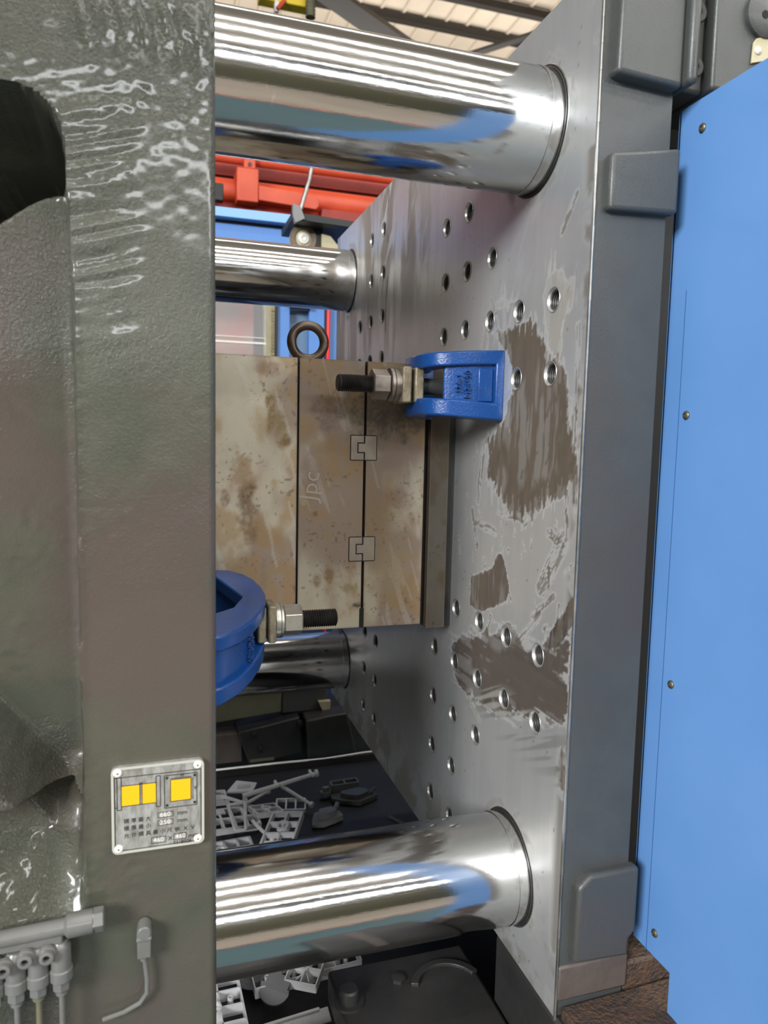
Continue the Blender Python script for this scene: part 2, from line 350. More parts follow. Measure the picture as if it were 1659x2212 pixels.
def platen_face(parent):
    st=.0021; ys=np.arange(YN,YF+st/2,st); ys[-1]=YF; zs=np.arange(-ZT,ZT+st/2,st); zs[-1]=ZT
    ny,nz=len(ys),len(zs); Y,Z=np.meshgrid(ys,zs,indexing='ij'); Y=Y.ravel().copy(); Z=Z.ravel().copy()
    inside=np.zeros(len(Y),bool)
    for (hy,hz,hr) in [(a,b,HR) for a,b in HOLES]+[(a,b,BHR) for a,b in BAR]:
        d=np.hypot(Y-hy,Z-hz); near=np.where(d<hr+.004)[0]
        i0=d<hr
        # inner vertices that neighbour an outer one go onto the circle
        sn=i0&(d>hr-st*1.45); idx=np.where(sn)[0]
        Y[idx]=hy+(Y[idx]-hy)/d[idx]*hr; Z[idx]=hz+(Z[idx]-hz)/d[idx]*hr
        inside|=i0
    I=np.arange(ny*nz).reshape(ny,nz)
    q=np.stack([I[:-1,:-1],I[1:,:-1],I[1:,1:],I[:-1,1:]],-1).reshape(-1,4)
    q=q[~inside[q].all(1)]
    q=q[:,::-1]
    v=np.stack([np.zeros_like(Y),Y,Z],1)
    me=bpy.data.meshes.new('face'); me.vertices.add(len(v)); me.vertices.foreach_set('co',(v-np.array(ORG[parent.name])).ravel())
    me.loops.add(len(q)*4); me.polygons.add(len(q)); me.loops.foreach_set('vertex_index',q.ravel().astype(np.int32))
    me.polygons.foreach_set('loop_start',np.arange(0,len(q)*4,4,dtype=np.int32)); me.update(calc_edges=True)
    # ---- wear, rust and grease
    c=np.tile(np.array([.72,.725,.71]),(len(Y),1)); al=np.ones(len(Y))
    f=fb(Y*9,Z*9,3); c*= (0.9+.2*f)[:,None]
    c*= (0.95+.1*fb(Y*120,Z*10,5,3))[:,None]
    c=mixc(c,(.42,.47,.52),.35*sm(.45,.7,fb(Y*5+3,Z*4,9)))
    # vertical handling marks in the far upper corner
    r=sm(.20,.40,Z)*sm(.34,.24,Y)*sm(-.14,0.0,Y)*sm(.36,.56,fb(Y*34,Z*7,21,4)); 
    c=mixc(c,(.21,.16,.115),.8*r); al-=.55*r
    r=sm(.50,.66,fb(Y*22+4,Z*4,31,4))*sm(.1,.25,Z)*sm(-.25,-.05,Y)*.55; c=mixc(c,(.30,.25,.19),r); al-=.3*r
    s=sm(.60,.72,fb((Y+Z*.6)*60,(Z-Y*.6)*12,41,3))*sm(.45,.65,fb(Y*8,Z*8,44)); c=mixc(c,(.72,.73,.74),.6*s)
    dl=np.abs(Y-.118+.004*np.sin(Z*40)); r=sm(.0045,.001,dl)*sm(.5,.62,fb(Z*30,Y*3,55))*sm(.1,.2,Z); c=mixc(c,(.1,.1,.1),.7*r)
    # grease
    wy=(fb(Y*60,Z*60,61,4)-.5)*.022; wz=(fb(Y*60+9,Z*22,62,4)-.5)*.030
    fine=fb(Y*190,Z*70,71,3)
    def G(poly,op,jit=1,col=(.125,.098,.072),vert=True,fr=1.0):   # smeared grease film with bristle-like edges
        nonlocal c,al
        if vert: b1=vn(Y*430,Z*16,5)-.5; b2=vn(Y*210,Z*11,6)-.5; dy,dz=b1*.004,(b1*.016+b2*.022)*fr; st_=fb(Y*150,Z*14,int(op*50)+3,4)
        else: b1=vn(Y*16,Z*430,5)-.5; b2=vn(Y*11,Z*210,6)-.5; dy,dz=(b1*.022+b2*.030)*fr,b1*.004; st_=fb(Y*14,Z*150,int(op*50)+3,4)
        mm=(inpoly(Y+wy*jit,Z+wz*jit,poly)*.52+inpoly(Y+wy*jit*1.6+dy,Z+wz*1.3*jit+dz,poly)*.30+inpoly(Y-wy*jit+dy*1.8,Z-wz*jit+dz*1.8,poly)*.18).astype(float)
        core=sm(.42,.60,fb(Y*26+3,Z*18,int(op*90)+7,3))
        mm=np.minimum(mm*1.1,1); mm*=op*(.88+.12*np.clip(core+sm(.45,.55,st_),0,1))
        tv=np.clip(.55+.95*(st_*.6+.4*fb(Y*40,Z*30,int(op*40)+9)),.5,1.6); cc=np.array(col)[None,:]*tv[:,None]
        c=c*(1-mm[:,None])+cc*mm[:,None]; al-=mm*1.5
    G(P1,.96,1,(.085,.062,.040)); G(P0,.72,.6,(.13,.11,.08)); G(PR,.7,.5,(.13,.11,.08)); G(P2,.97,.15,(.080,.060,.042),True,.12); G(P3,.95,.8,(.055,.039,.029),False); G(P4,.98,.15,(.045,.03,.025),True,.1)
    rs=random.Random(5); more=[]
    for k in range(46):
        y_=-.462+.24*rs.random(); z_=-.125+.19*rs.random(); a_=rs.choice((1.2,1.9,2.3,.9,1.5))+rs.uniform(-.3,.3); l_=.004+.016*rs.random()**2
        more.append((y_,z_,y_+l_*math.cos(a_),z_+l_*math.sin(a_),.0008+.0022*rs.random()))
    for k in range(26):
        y_=-.47+.05*rs.random(); z_=-.13+.30*rs.random(); more.append((y_,z_,y_+.006*rs.uniform(-1,1),z_-.018*rs.random()-.006,.0012+.002*rs.random()))
    for s_ in STK+more:
        d,t,per=segd(Y+wy*.15,Z+wz*.15,s_); br=.25+.75*sm(.38,.52,vn(per*900,t*3,int(abs(s_[0])*9999)))
        mm=sm(s_[4]*1.15,s_[4]*.7,d)*br*.85; c=mixc(c,(.10,.085,.062),mm); al-=mm*1.4
    # wiped streaks around the grease bands, dark right-hand edge
    wpe=sm(.52,.60,fb(Y*10,(Z+.5*Y)*170,81,2))*sm(-.27,-.235,Z)*sm(-.19,-.215,Z)*sm(-.23,-.28,Y); c=mixc(c,(.38,.37,.33),.55*wpe); al+=.3*wpe
    e=sm(-.458,-.474,Y)*sm(.45,.6,fb(Y*20,Z*25,91,4)); c=mixc(c,(.10,.08,.06),.8*e); al-=.7*e
    fb2=sm(-.36,-.47,Z)*sm(.42,.62,fb(Y*30,Z*30,95,4)); c=mixc(c,(.32,.29,.24),.6*fb2)
    p=fb(Y*420,Z*420,97,2); c=mixc(c,(.12,.11,.10),.6*sm(.88,.92,p))
    for by,bz in BAR:
        d=np.hypot(Y-by,Z-bz); r=sm(.012,.0,np.abs(d-.066))*sm(.45,.6,fb(Y*40,Z*40,99)); c=mixc(c,(.17,.14,.10),.6*r); al-=.4*r
    setcol(me,np.clip(c,0,1),np.clip(al,0,1))
    me.materials.append(M_face); o=bpy.data.objects.new('face',me); COL.objects.link(o); o.parent=parent; ORG[o.name]=ORG[parent.name]
    o['label']='milled steel face smeared with brown grease'
    return o
fp=empty('fixed_platen',(.04,0,-ZT),'large square steel platen with threaded holes and brown grease smears, on the right','platen')
face=platen_face(fp)
# body: open-fronted block (front skin is the face part)
b=MB(); e=.0005
b.add([(0,YN,-ZT),(0,YF,-ZT),(0,YF,ZT),(0,YN,ZT),(XB,YN,-ZT),(XB,YF,-ZT),(XB,YF,ZT),(XB,YN,ZT)],[(0,1,5,4),(1,2,6,5),(2,3,7,6),(3,0,4,7),(4,5,6,7)])
b.build('body',M_castd,fp,smooth=False,label='dark grey painted casting behind the milled face')
# rear core, narrower than the front flange; black paints in the gap's shade
MB().box(XB,.42,-.34,.43,-.485,.46).build('rear_core',M_black,fp,bevel=.02)
def hole_mb():
    m=MB(); prof=[(-.0004,.0124),(-.0008,.0120),(-.0005,.0113),(.0018,.0099)]
    x=.0018
    for k in range(12): prof+=[(x+.0012,.0085),(x+.0024,.0099)]; x+=.0024
    prof+=[(x+.004,.008),(x+.0042,0.0001)]
    return m.lathe(prof,(0,0,0),(1,0,0),28,caps=False)
M_chamf=varied('chamfer_steel',(.55,.55,.52),(.66,.65,.62),80,.8,.35)  # rim lightened to put in the light it catches
M_hole=varied('threaded_bore_steel',(.06,.06,.055),(.11,.105,.10),80,.6,.35,.45)  # oily threads, darkened so that the shallow bores look deep
hl=[lib('threaded_hole',M_hole,hole_mb,fp,(0,y,z)) for y,z in HOLES]
hm=hl[0].data; hm.materials.append(M_chamf)
for p in hm.polygons:
    if p.center.x<.0012: p.material_index=1
def sock_mb():
    return MB().lathe([(0,.0593),(-.0004,.0597),(-.0005,.0604),(0,.061)],(0,0,0),(1,0,0),72,closed=True)
for y,z in BAR:
    MB().lathe([(0,BHR),(.03,BHR),(.03,.0575)],(0,y,z),(1,0,0),64,caps=False).build('bar_bore',M_void,fp)
    lib('bore_rim',M_steel,sock_mb,fp,(0,y,z))
# raised cast pads on the near side
def pad(pts,th=.012,name='side_pad',m=M_castd,bv=.004):
    return MB().prism(pts,YN-th,YN+.004,'xz').build(name,m,fp,bevel=bv,seg=3)
pad([(.011,.324),(.082,.336),(.082,.279),(.011,.276)],.010)
pad([(.015,-.350),(.028,-.338),(.083,-.338),(.083,-.405),(.076,-.412),(.076,-.430),(.014,-.427)],.010)
pad([(.010,.387),(.076,.384),(.076,.50),(.012,.50)],.014)
MB().box(.076,.086,YN-.022,YN+.02,.386,.50).build('rib',M_castd,fp,bevel=.004)
MB().box(.002,.082,YN-.002,YN+.01,-.470,-.433).build('lower_lip',M_grime,fp,bevel=.003)
# ledge beads (rough bright edge of the casting)
rim=MB(); 
for k in range(46):
    z0=.50-k*.0215; rim.lathe([(0,.0012+.0006*random.random()),(.0215,.0012+.0006*random.random())],(.0018,YN-.0002,z0),(0,0,-1),8)
rim.build('edge_bead',M_steel,fp)

# ------------------------------------------------------------------ tie bars
lab=['thick polished front tie bar crossing the top of the picture','thick polished front tie bar crossing the lower part of the picture',
     'rear upper polished tie bar behind the eye bolt','rear lower polished tie bar below the mold and the blue clamp']
for (y,z),lb in zip(BAR,lab):
    t=empty('tie_bar',(-.33,y,z),lb,'bar')
    x0=-.336
    MB().lathe([(x0,BR),(.026,BR),(.028,BR-.001),(.028,BR-.003)],(0,y,z),(1,0,0),128).build('shaft',M_bar,t)
    MB().lathe([(-.014,BR+.0004),(-.0135,BR+.0004),(-.0135,BR-.0005),(-.014,BR-.0005)],(0,y,z),(1,0,0),96,closed=True).build('wipe_line',M_steel,t)
    MB().lathe([(-.0015,BR),(-.0018,BR+.0005),(-.001,BR+.0011),(.001,BR+.0010),(.001,BR)],(0,y,z),(1,0,0),96,closed=True).build('seal_ring',M_dark,t)

# ------------------------------------------------------------------ moving platen (left), front casting as relief
mpn=empty('moving_platen',(-.45,0,-.5),'grey-green glossy cast platen filling the left side, with a cavity','platen')
def relief(parent):
    st=.0022; XR=-.3215
    xs=np.arange(-.66,XR+st/2,st); xs[-1]=XR; zs=np.arange(-.52,.50,st); nx,nz=len(xs),len(zs)
    X,Z=np.meshgrid(xs,zs,indexing='ij'); X=X.ravel(); Z=Z.ravel()
    def rbox(x,z,x1,z0,z1,r):   # signed distance to a rounded pocket open to the left
        qx=x-(x1-r); qt=z-(z1-r); qb=(z0+r)-z
        q=np.maximum(qt,qb)
        return np.where((qx>0)&(q>0),np.hypot(qx,q)-r,np.maximum(qx-r,q-r))
    wob=(fb(X*30,Z*30,5)-.5)*.003
    edge=-.4225-.006*sm(.20,.31,Z)
    sd=rbox(X+wob-(edge+.4225),Z+wob,-.4225,-.36,.309,.030)
    ins=sm(.001,-.004,sd)
    # depth profile down the pocket
    d=np.zeros_like(Z)
    dv=.34                                             # deep opening under the top web
    lip=.222+.035*sm(-.50,-.43,X)                      # its lower edge rises to the right
    back=.030+.13*(.2-Z)
    d=np.where(Z>lip,dv,back)
    d=np.where((Z<=lip)&(Z>lip-.012),back+(dv-back)*sm(lip-.012,lip,Z)*.25,d)
    # lower ledges
    dg=Z-(-.163-1.35*(X+.478))                          # diagonal upper edge of the lower boss
    boss=np.clip(-dg/.052,0,1)
    d=np.where(dg<0,(.030+.13*(.2-Z))*(1-boss)+.020*boss,d)
    c1=sm(-.218,-.227,Z); d=np.where(dg<0,d+c1*.035,d)
    c2=np.clip((-.254-Z)/.047,0,1); d=d*(1-c2)+0.0*c2
    rgt=sm(-.455,-.428,X)*sm(-.20,-.24,Z); d=d*(1-.5*rgt)
    D=d*ins
    # second pocket at the very top left
    sd2=rbox(X+wob,Z,-.404,.398,.6,.012); D=np.maximum(D,.06*sm(.001,-.004,sd2))
    # raised and uneven cast skin
    D+= -.0007*(fb(X*22,Z*22,8,2)-.5)*2; D+=0 
    dia=fb((X+.45*Z)*16,(Z-.30*X)*210,14,3); D+= -.0016*(dia-.5)*2*sm(.10,.20,Z)*sm(.34,.27,Z)*sm(-.365,-.395,X)*(1-ins)*1.3
    dia=fb((X*1.0+.25*Z)*220,(Z-.25*X)*26,16,3); D+= -.0016*(dia-.5)*2*sm(.335,.35,Z)*sm(.385,.37,Z)*sm(-.43,-.41,X)
    D+= -.0009*(fb(X*160,Z*160,18,3)-.5)*2*(.25*sm(.05,.3,Z)+.6*sm(.5,.7,fb(X*9,Z*9,19))+1.6*sm(.0,-.01,dg)*sm(-.24,-.22,Z)*ins+1.6*sm(-.25,-.26,Z)*sm(-.31,-.29,Z)*ins)
    D+= -.0018*sm(.010,.0,np.abs(sd+.002))*sm(.31,.25,Z)*(.6+.8*fb(Z*260,X*90,23,2))           # bead along the cavity edge
    D+= .0035*sm(.0035,0,XR-X)                                                              # eased outer edge
    Yv=-.477+D
    I=np.arange(nx*nz).reshape(nx,nz); v=np.stack([X,Yv,Z],1)
    q=np.stack([I[:-1,:-1],I[1:,:-1],I[1:,1:],I[:-1,1:]],-1).reshape(-1,4)
    # return wall on the right-hand side
    n0=len(v); side=v[I[-1]].copy(); side[:,1]=-.10; v=np.concatenate([v,side]); J=np.arange(nz)+n0
    q2=np.stack([I[-1][:-1],J[:-1],J[1:],I[-1][1:]],-1); q=np.concatenate([q,q2])
    me=bpy.data.meshes.new('front_casting'); me.vertices.add(len(v)); me.vertices.foreach_set('co',(v-np.array(ORG[parent.name])).ravel())
    me.loops.add(len(q)*4); me.polygons.add(len(q)); me.loops.foreach_set('vertex_index',q.ravel().astype(np.int32))
    me.polygons.foreach_set('loop_start',np.arange(0,len(q)*4,4,dtype=np.int32)); me.update(calc_edges=True)
    me.polygons.foreach_set('use_smooth',np.ones(len(q),bool)); me.set_sharp_from_angle(angle=math.radians(60))
    me.materials.append(M_cast); o=bpy.data.objects.new('front_casting',me); COL.objects.link(o); o.parent=parent; ORG[o.name]=ORG[parent.name]; return o
relief(mpn)
MB().box(-.66,-.3225,-.10,.47,-.50,.485).build('core',M_castd,mpn,bevel=.004)

# ------------------------------------------------------------------ data plate
dp=empty('data_plate',(-.3665,-.479,-.254),'small worn aluminium data plate with yellow hatched diagrams, riveted to the left platen','plate')
DX0,DX1,DZ0,DZ1=-.4012,-.3315,-.2535,-.1835; YP=-.4815
def rr(x0,x1,z0,z1,r,n=6):
    p=[]
    for cx,cz,a in ((x1-r,z1-r,0),(x0+r,z1-r,90),(x0+r,z0+r,180),(x1-r,z0+r,270)):
        for k in range(n+1): t=math.radians(a+90*k/n); p.append((cx+r*math.cos(t),cz+r*math.sin(t)))
    return p
MB().prism(rr(DX0,DX1,DZ0,DZ1,.0045),YP,-.4765,'xz').build('sheet',M_plate,dp,bevel=.0003)
def ringp(o,i,y0,y1):
    n=len(o); v=[(x,y0,z) for x,z in o]+[(x,y0,z) for x,z in i]+[(x,y1,z) for x,z in o]+[(x,y1,z) for x,z in i]; f=[]
    for k in range(n):
        j=(k+1)%n; f+=[(k,j,n+j,n+k),(2*n+k,3*n+k,3*n+j,2*n+j),(k,2*n+k,2*n+j,j),(n+k,n+j,3*n+j,3*n+k)]
    return v,f
m=MB(); m.add(*ringp(rr(DX0,DX1,DZ0,DZ1,.0045),rr(DX0+.0018,DX1-.0018,DZ0+.0018,DZ1-.0018,.004),YP-.0006,YP)); m.build('rim',M_rim,dp)
def U(u,v): return DX0+(DX1-DX0)*u, DZ1-(DZ1-DZ0)*v      # plate coordinates, u right, v down
def rect_line(mb,u0,v0,u1,v1,t=.00028,y=YP-.00025):
    x0,z0=U(u0,v0); x1,z1=U(u1,v1)
    mb.box(x0,x1,y,YP,z0-t,z0+t).box(x0,x1,y,YP,z1-t,z1+t).box(x0-t,x0+t,y,YP,z1,z0).box(x1-t,x1+t,y,YP,z1,z0)
m=MB()
for r_ in ((.035,.115,.965,.965),(.035,.115,.06,.46),(.06,.115,.105,.49),(.475,.14,.52,.50),(.565,.15,.92,.53)): rect_line(m,*r_)
rect_line(m,.105,.215,.475,.45); rect_line(m,.30,.20,.325,.45)
rect_line(m,.63,.205,.855,.46)
for u,v in ((.592,.178),(.895,.178),(.592,.50),(.895,.50)):
    x,z=U(u,v); m.cyl((x,YP-.0004,z),(x,YP,z),.0011,12)
x,z=U(.63,.19); x1,_=U(.86,.19); m.box(x,x1,YP-.0003,YP,z-.0002,z+.0002)
x,z=U(.875,.2); _,z1=U(.875,.46); m.box(x-.0002,x+.0002,YP-.0003,YP,z1,z)
m.build('line_print',M_ink,dp,smooth=False)
m=MB(); h=MB()
for (u0,v0,u1,v1,dirn) in ((.105,.22,.30,.445,1),(.325,.22,.475,.445,-1),(.635,.21,.85,.455,-1)):
    x0,z0=U(u0,v0); x1,z1=U(u1,v1); m.box(x0,x1,YP-.0002,YP,z1,z0)
    n=9
    for k in range(-n,n+1):       # hatch lines clipped to the box
        s=(z0-z1)/n*1.0; pts=[]
        # line z = z1 + k*s*1.3 + dirn*(x-xa)
        c0=z1+k*s*1.35
        for tt in np.linspace(0,1,21):
            xx=x0+(x1-x0)*tt; zz=c0+(dirn*(xx-(x0 if dirn>0 else x1)))
            if z1<=zz<=z0: pts.append((xx,zz))
        if len(pts)>1:
            a,b2=pts[0],pts[-1]; dx=b2[0]-a[0]; dz=b2[1]-a[1]; l=math.hypot(dx,dz); nx_,nz_=-dz/l*.00013,dx/l*.00013
            h.prism([(a[0]+nx_,a[1]+nz_),(b2[0]+nx_,b2[1]+nz_),(b2[0]-nx_,b2[1]-nz_),(a[0]-nx_,a[1]-nz_)],YP-.0003,YP-.00015,'xz')
m.build('yellow_print',M_hatch,dp,smooth=False); h.build('hatching',M_hatchl,dp,smooth=False)
def text(s,x,y,z,size,mt,parent,name='lettering',rot=(PI/2,0,0),ext=.0001,sx=1):
    cu=bpy.data.curves.new('t','FONT'); cu.body=s; cu.size=size; cu.extrude=ext; cu.resolution_u=2
    cu.align_y='CENTER'
    o=bpy.data.objects.new('t',cu); COL.objects.link(o); bpy.context.view_layer.update()
    me=bpy.data.meshes.new_from_object(o.evaluated_get(bpy.context.evaluated_depsgraph_get())); bpy.data.objects.remove(o)
    me.name=name; me.materials.clear(); me.materials.append(mt)
    n=bpy.data.objects.new(name,me); COL.objects.link(n); n.parent=parent; n.location=Vector((x,y,z))-ORG[parent.name]; n.rotation_euler=rot; n.scale=(sx,1,1); ORG[n.name]=ORG[parent.name]
    return n
def ptxt(s,u,v,size,mt=M_ink,sx=1): x,z=U(u,v); return text(s,x,YP-.0002,z,size,mt,dp,sx=sx)
ptxt('模 厚 最 大',.125,.63,.0042); ptxt('模 厚 最 小',.125,.715,.0042); ptxt('允 许 模 具 最 小 尺 寸',.125,.80,.0042)
ptxt('mm',.70,.605,.0052); ptxt('mm',.70,.695,.0052); ptxt('H  X  V',.68,.80,.0047); ptxt('X',.60,.895,.0047); ptxt('mm',.82,.895,.0052)
ptxt('031B026',.655,.955,.0040); ptxt('H',.735,.165,.0040); ptxt('V',.885,.33,.0040)
m=MB()
for r_ in ((.49,.575,.655,.635),(.49,.665,.655,.725),(.42,.86,.575,.93),(.66,.85,.80,.92)): rect_line(m,*r_,t=.0002)
m.build('value_box',M_ink,dp,smooth=False)
ptxt('660',.51,.605,.0056,M_pale); ptxt('250',.51,.695,.0056,M_pale); ptxt('460',.44,.895,.0052,M_pale); ptxt('460',.68,.885,.0052,M_pale)
for u,v in ((.07,.06),(.93,.06),(.07,.94),(.93,.94)):
    x,z=U(u,v); m=MB().lathe([(0,.0033),(-.0006,.0033),(-.0016,.0024),(-.0019,.0009),(-.0013,.0006)],(x,YP,z),(0,1,0),24)
    r_=m.build('rivet',M_pale,dp); MB().cyl((x,YP-.0016,z),(x,YP-.0010,z),.0006,10).build('rivet_hole',M_ink,r_)

# ------------------------------------------------------------------ mold
YM=-.200; ZB=-.1605; ZTm=.166
def mold_front(name,x0,x1,z0,z1,y0,y1,parent,seed,tone=1.0,label=None):
    st=.0014; nx=max(2,int((x1-x0)/st)); nz=max(2,int((z1-z0)/st))
    xs=np.linspace(x0,x1,nx); zs=np.linspace(z0,z1,nz); X,Z=np.meshgrid(xs,zs,indexing='ij'); X=X.ravel(); Z=Z.ravel()
    I=np.arange(nx*nz).reshape(nx,nz); v=np.stack([X,np.full_like(X,y0),Z],1)
    q=[tuple(a) for a in np.stack([I[:-1,:-1],I[1:,:-1],I[1:,1:],I[:-1,1:]],-1).reshape(-1,4)]
    c=np.tile(np.array([.52,.46,.35]),(len(X),1)); al=np.ones(len(X))*.9
    c*=(.85+.3*fb(X*18,Z*18,seed))[:,None]
    r=sm(.42,.64,fb(X*14,Z*9,seed+3)); c=mixc(c,(.27,.19,.14),.8*r); al-=.3*r
    r=sm(.48,.68,fb(X*30,Z*24,seed+5)); c=mixc(c,(.34,.21,.08),.6*r)
    r=sm(.70,.78,fb(X*260,Z*260,seed+7,2)); c=mixc(c,(.13,.09,.06),.6*r*sm(.45,.6,fb(X*22,Z*22,seed+8)))
    r=sm(.66,.70,fb((X+.3*Z)*120,(Z-.3*X)*14,seed+9,3))*.5; c=mixc(c,(.60,.58,.52),r*.5)
    def spot(cx,cz,rx,rz,col,op,sd=0,fr=70):
        nonlocal c,al
        dd=np.hypot((X-cx)/rx,(Z-cz)/rz)+(fb(X*fr,Z*fr,seed+20+sd)-.5)*1.1
        mm=op*sm(1.05,.45,dd)*(.55+.45*sm(.35,.55,fb(X*300,Z*300,seed+30+sd,2))); c=mixc(c,col,mm); al-=.8*mm
    SP=[(-.264,.008,.012,.020,(.10,.06,.035),.95),(-.265,-.018,.016,.040,(.20,.13,.07),.8),(-.272,.030,.022,.030,(.30,.20,.12),.6),
        (-.238,.100,.007,.030,(.22,.15,.06),.85),(-.225,.080,.008,.024,(.25,.18,.08),.8),(-.252,.090,.012,.028,(.42,.32,.18),.6),(-.218,.070,.010,.010,(.20,.12,.05),.9),
        (-.243,.150,.02,.010,(.30,.18,.13),.6),(-.170,.105,.022,.03,(.23,.165,.13),.75),(-.185,.04,.018,.03,(.30,.22,.18),.55),(-.110,.11,.05,.05,(.15,.12,.085),.85),
        (-.085,.105,.05,.035,(.12,.10,.075),.8),(-.10,-.02,.035,.02,(.34,.24,.12),.6),(-.09,-.09,.03,.05,(.36,.27,.14),.55),(-.165,-.095,.008,.014,(.24,.15,.06),.8),  # this patch and the one before put in shade beside the clamp
        (-.18,-.1,.006,.01,(.22,.14,.05),.7),(-.14,-.11,.012,.008,(.28,.2,.08),.6),(-.127,-.132,.010,.004,(.08,.055,.04),.9),(-.29,.0,.006,.012,(.2,.11,.07),.7),(-.075,.0,.02,.02,(.30,.2,.13),.5),
        (-.27,-.09,.01,.05,(.33,.25,.15),.5),(-.245,-.10,.006,.05,(.25,.2,.13),.5)]
    for i,s_ in enumerate(SP):
        if x0-.05<s_[0]<x1+.05: spot(*s_,sd=i)
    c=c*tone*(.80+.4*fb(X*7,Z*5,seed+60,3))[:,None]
    ed=np.minimum(np.minimum(X-x0,x1-X),np.minimum(Z-z0,z1-Z)); c=mixc(c,(.16,.12,.09),.5*sm(.0018,.0005,ed))
    # sides, top, bottom, back
    n=len(v); ex=np.array([[x0,y1,z0],[x1,y1,z0],[x1,y1,z1],[x0,y1,z1]]); v=np.concatenate([v,ex])
    q+=[(n,n+1,n+2,n+3),(*[int(a) for a in I[0,::-1]],n,n+3)[:],(*[int(a) for a in I[-1,:]],n+2,n+1),(*[int(a) for a in I[:,0]],n+1,n),(*[int(a) for a in I[::-1,-1]],n+3,n+2)]
    q=[tuple(int(a) for a in t_) for t_ in q]
    o3=np.array(ORG[parent.name]); me=bpy.data.meshes.new(name); me.from_pydata((v-o3).tolist(),[],q)
    cc=np.concatenate([c,np.tile(np.array([.40,.36,.29]),(4,1))]); al=np.concatenate([al,np.ones(4)*.8])
    setcol(me,np.clip(cc,0,1),np.clip(al,0,1)); me.materials.append(M_mold)
    o=bpy.data.objects.new(name,me); COL.objects.link(o); o.parent=parent; ORG[o.name]=ORG[parent.name]
    if label: o['label']=label
    return o
mh=empty('moving_mold_half',(-.22,0,ZB),'rust-stained steel mold half with a lifting eye bolt, on the left platen','mold')
fh=empty('fixed_mold_half',(-.07,0,ZB),'shaded rust-stained steel mold half held to the right platen by a blue clamp','mold')
YMB=.155
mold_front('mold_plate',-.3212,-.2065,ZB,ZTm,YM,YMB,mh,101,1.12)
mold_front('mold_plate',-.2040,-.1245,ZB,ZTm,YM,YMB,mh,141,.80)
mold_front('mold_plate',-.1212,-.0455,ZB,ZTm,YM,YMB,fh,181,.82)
MB().box(-.2068,-.2038,YM+.004,YMB-.01,ZB+.003,ZTm-.003).build('joint',M_void,mh)
MB().box(-.1248,-.1235,YM+.004,YMB-.01,ZB+.003,ZTm-.003).build('joint',M_void,mh)
MB().box(-.0457,-.0375,YM+.014,YMB,ZB-.003,ZTm-.01).build('riser_block',M_dark,fh)
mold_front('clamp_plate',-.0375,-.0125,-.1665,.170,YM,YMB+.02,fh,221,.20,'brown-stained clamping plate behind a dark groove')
MB().box(-.0127,-.0004,YM+.010,YMB,-.168,.165).build('insulation_board',M_dark,fh)
# interlock blocks: a square inlaid across the parting line, with a stepped joint
def interlock(zc):
    h=.0145; xl,xr=-.1405,-.1085; xm=-.1228; MB().box(xl,xr,YM-.00005,YM+.002,zc-h,zc+h).build('joint_bed',M_void,mh,smooth=False)
    for parent,pts,s_ in ((mh,[(xl,zc-h),(xm-.0016,zc-h),(xm-.0016,zc-.0065),(-.1325,zc-.0065),(-.1325,zc+.0065),(xm-.0016,zc+.0065),(xm-.0016,zc+h),(xl,zc+h)],1),
                       (fh,[(xr,zc-h),(xr,zc+h),(xm,zc+h),(xm,zc+.0052)]+[(-.1312,zc+.0052),(-.1312,zc-.0052),(xm,zc-.0052),(xm,zc-h)],2)):
        cx=sum(p[0] for p in pts)/len(pts)
        MB().prism([(p[0],p[1]) for p in pts],YM-.0006,YM+.006,'xz').build('interlock_block',M_ilk,parent,bevel=.0002,smooth=False)
    m=MB(); t=.0005
    m.box(xl-t*2,xl,YM-.0003,YM+.003,zc-h-t,zc+h+t).box(xr,xr+t*2,YM-.0003,YM+.003,zc-h-t,zc+h+t).box(xl,xr,YM-.0003,YM+.003,zc+h,zc+h+2*t).box(xl,xr,YM-.0003,YM+.003,zc-h-2*t,zc-h)
    m.build('inlay_joint',M_void,mh,smooth=False)
M_ilk=varied('interlock_steel',(.33,.28,.22),(.25,.205,.165),40,.35,.42,.5,.2,.0004,300)
interlock(.0622); interlock(-.0620)
MB().box(-.1262,-.1205,YM-.0004,YM+.01,ZB-.0005,ZB+.024).build('joint',M_void,mh)
text('Jpc',-.192,YM-.0006,-.002,.030,mat('chalk',(.36,.30,.235),0,.6),mh,'scribble',(PI/2,-1.45,0),.00005)
# eye bolt
m=MB(); R_,r_=.0215,.0062; ex,ey,ez=-.1755,-.105,ZTm+.0305; v=[];f=[]
m.tube([(ex+R_*math.cos(t),ey,ez+R_*math.sin(t)) for t in np.linspace(0,2*PI,49)],r_,16)
M_bronze=varied('oily_bronze_steel',(.085,.062,.050),(.16,.12,.095),40,.7,.3,.45)
eb=m.build('eye_ring',M_bronze,mh,label='dark bronze-coloured steel ring')
MB().lathe([(0,.0155),(.004,.0155),(.006,.010),(.0085,.0085)],(ex,ey,ZTm),(0,0,1),28).build('eye_collar',M_bronze,mh)

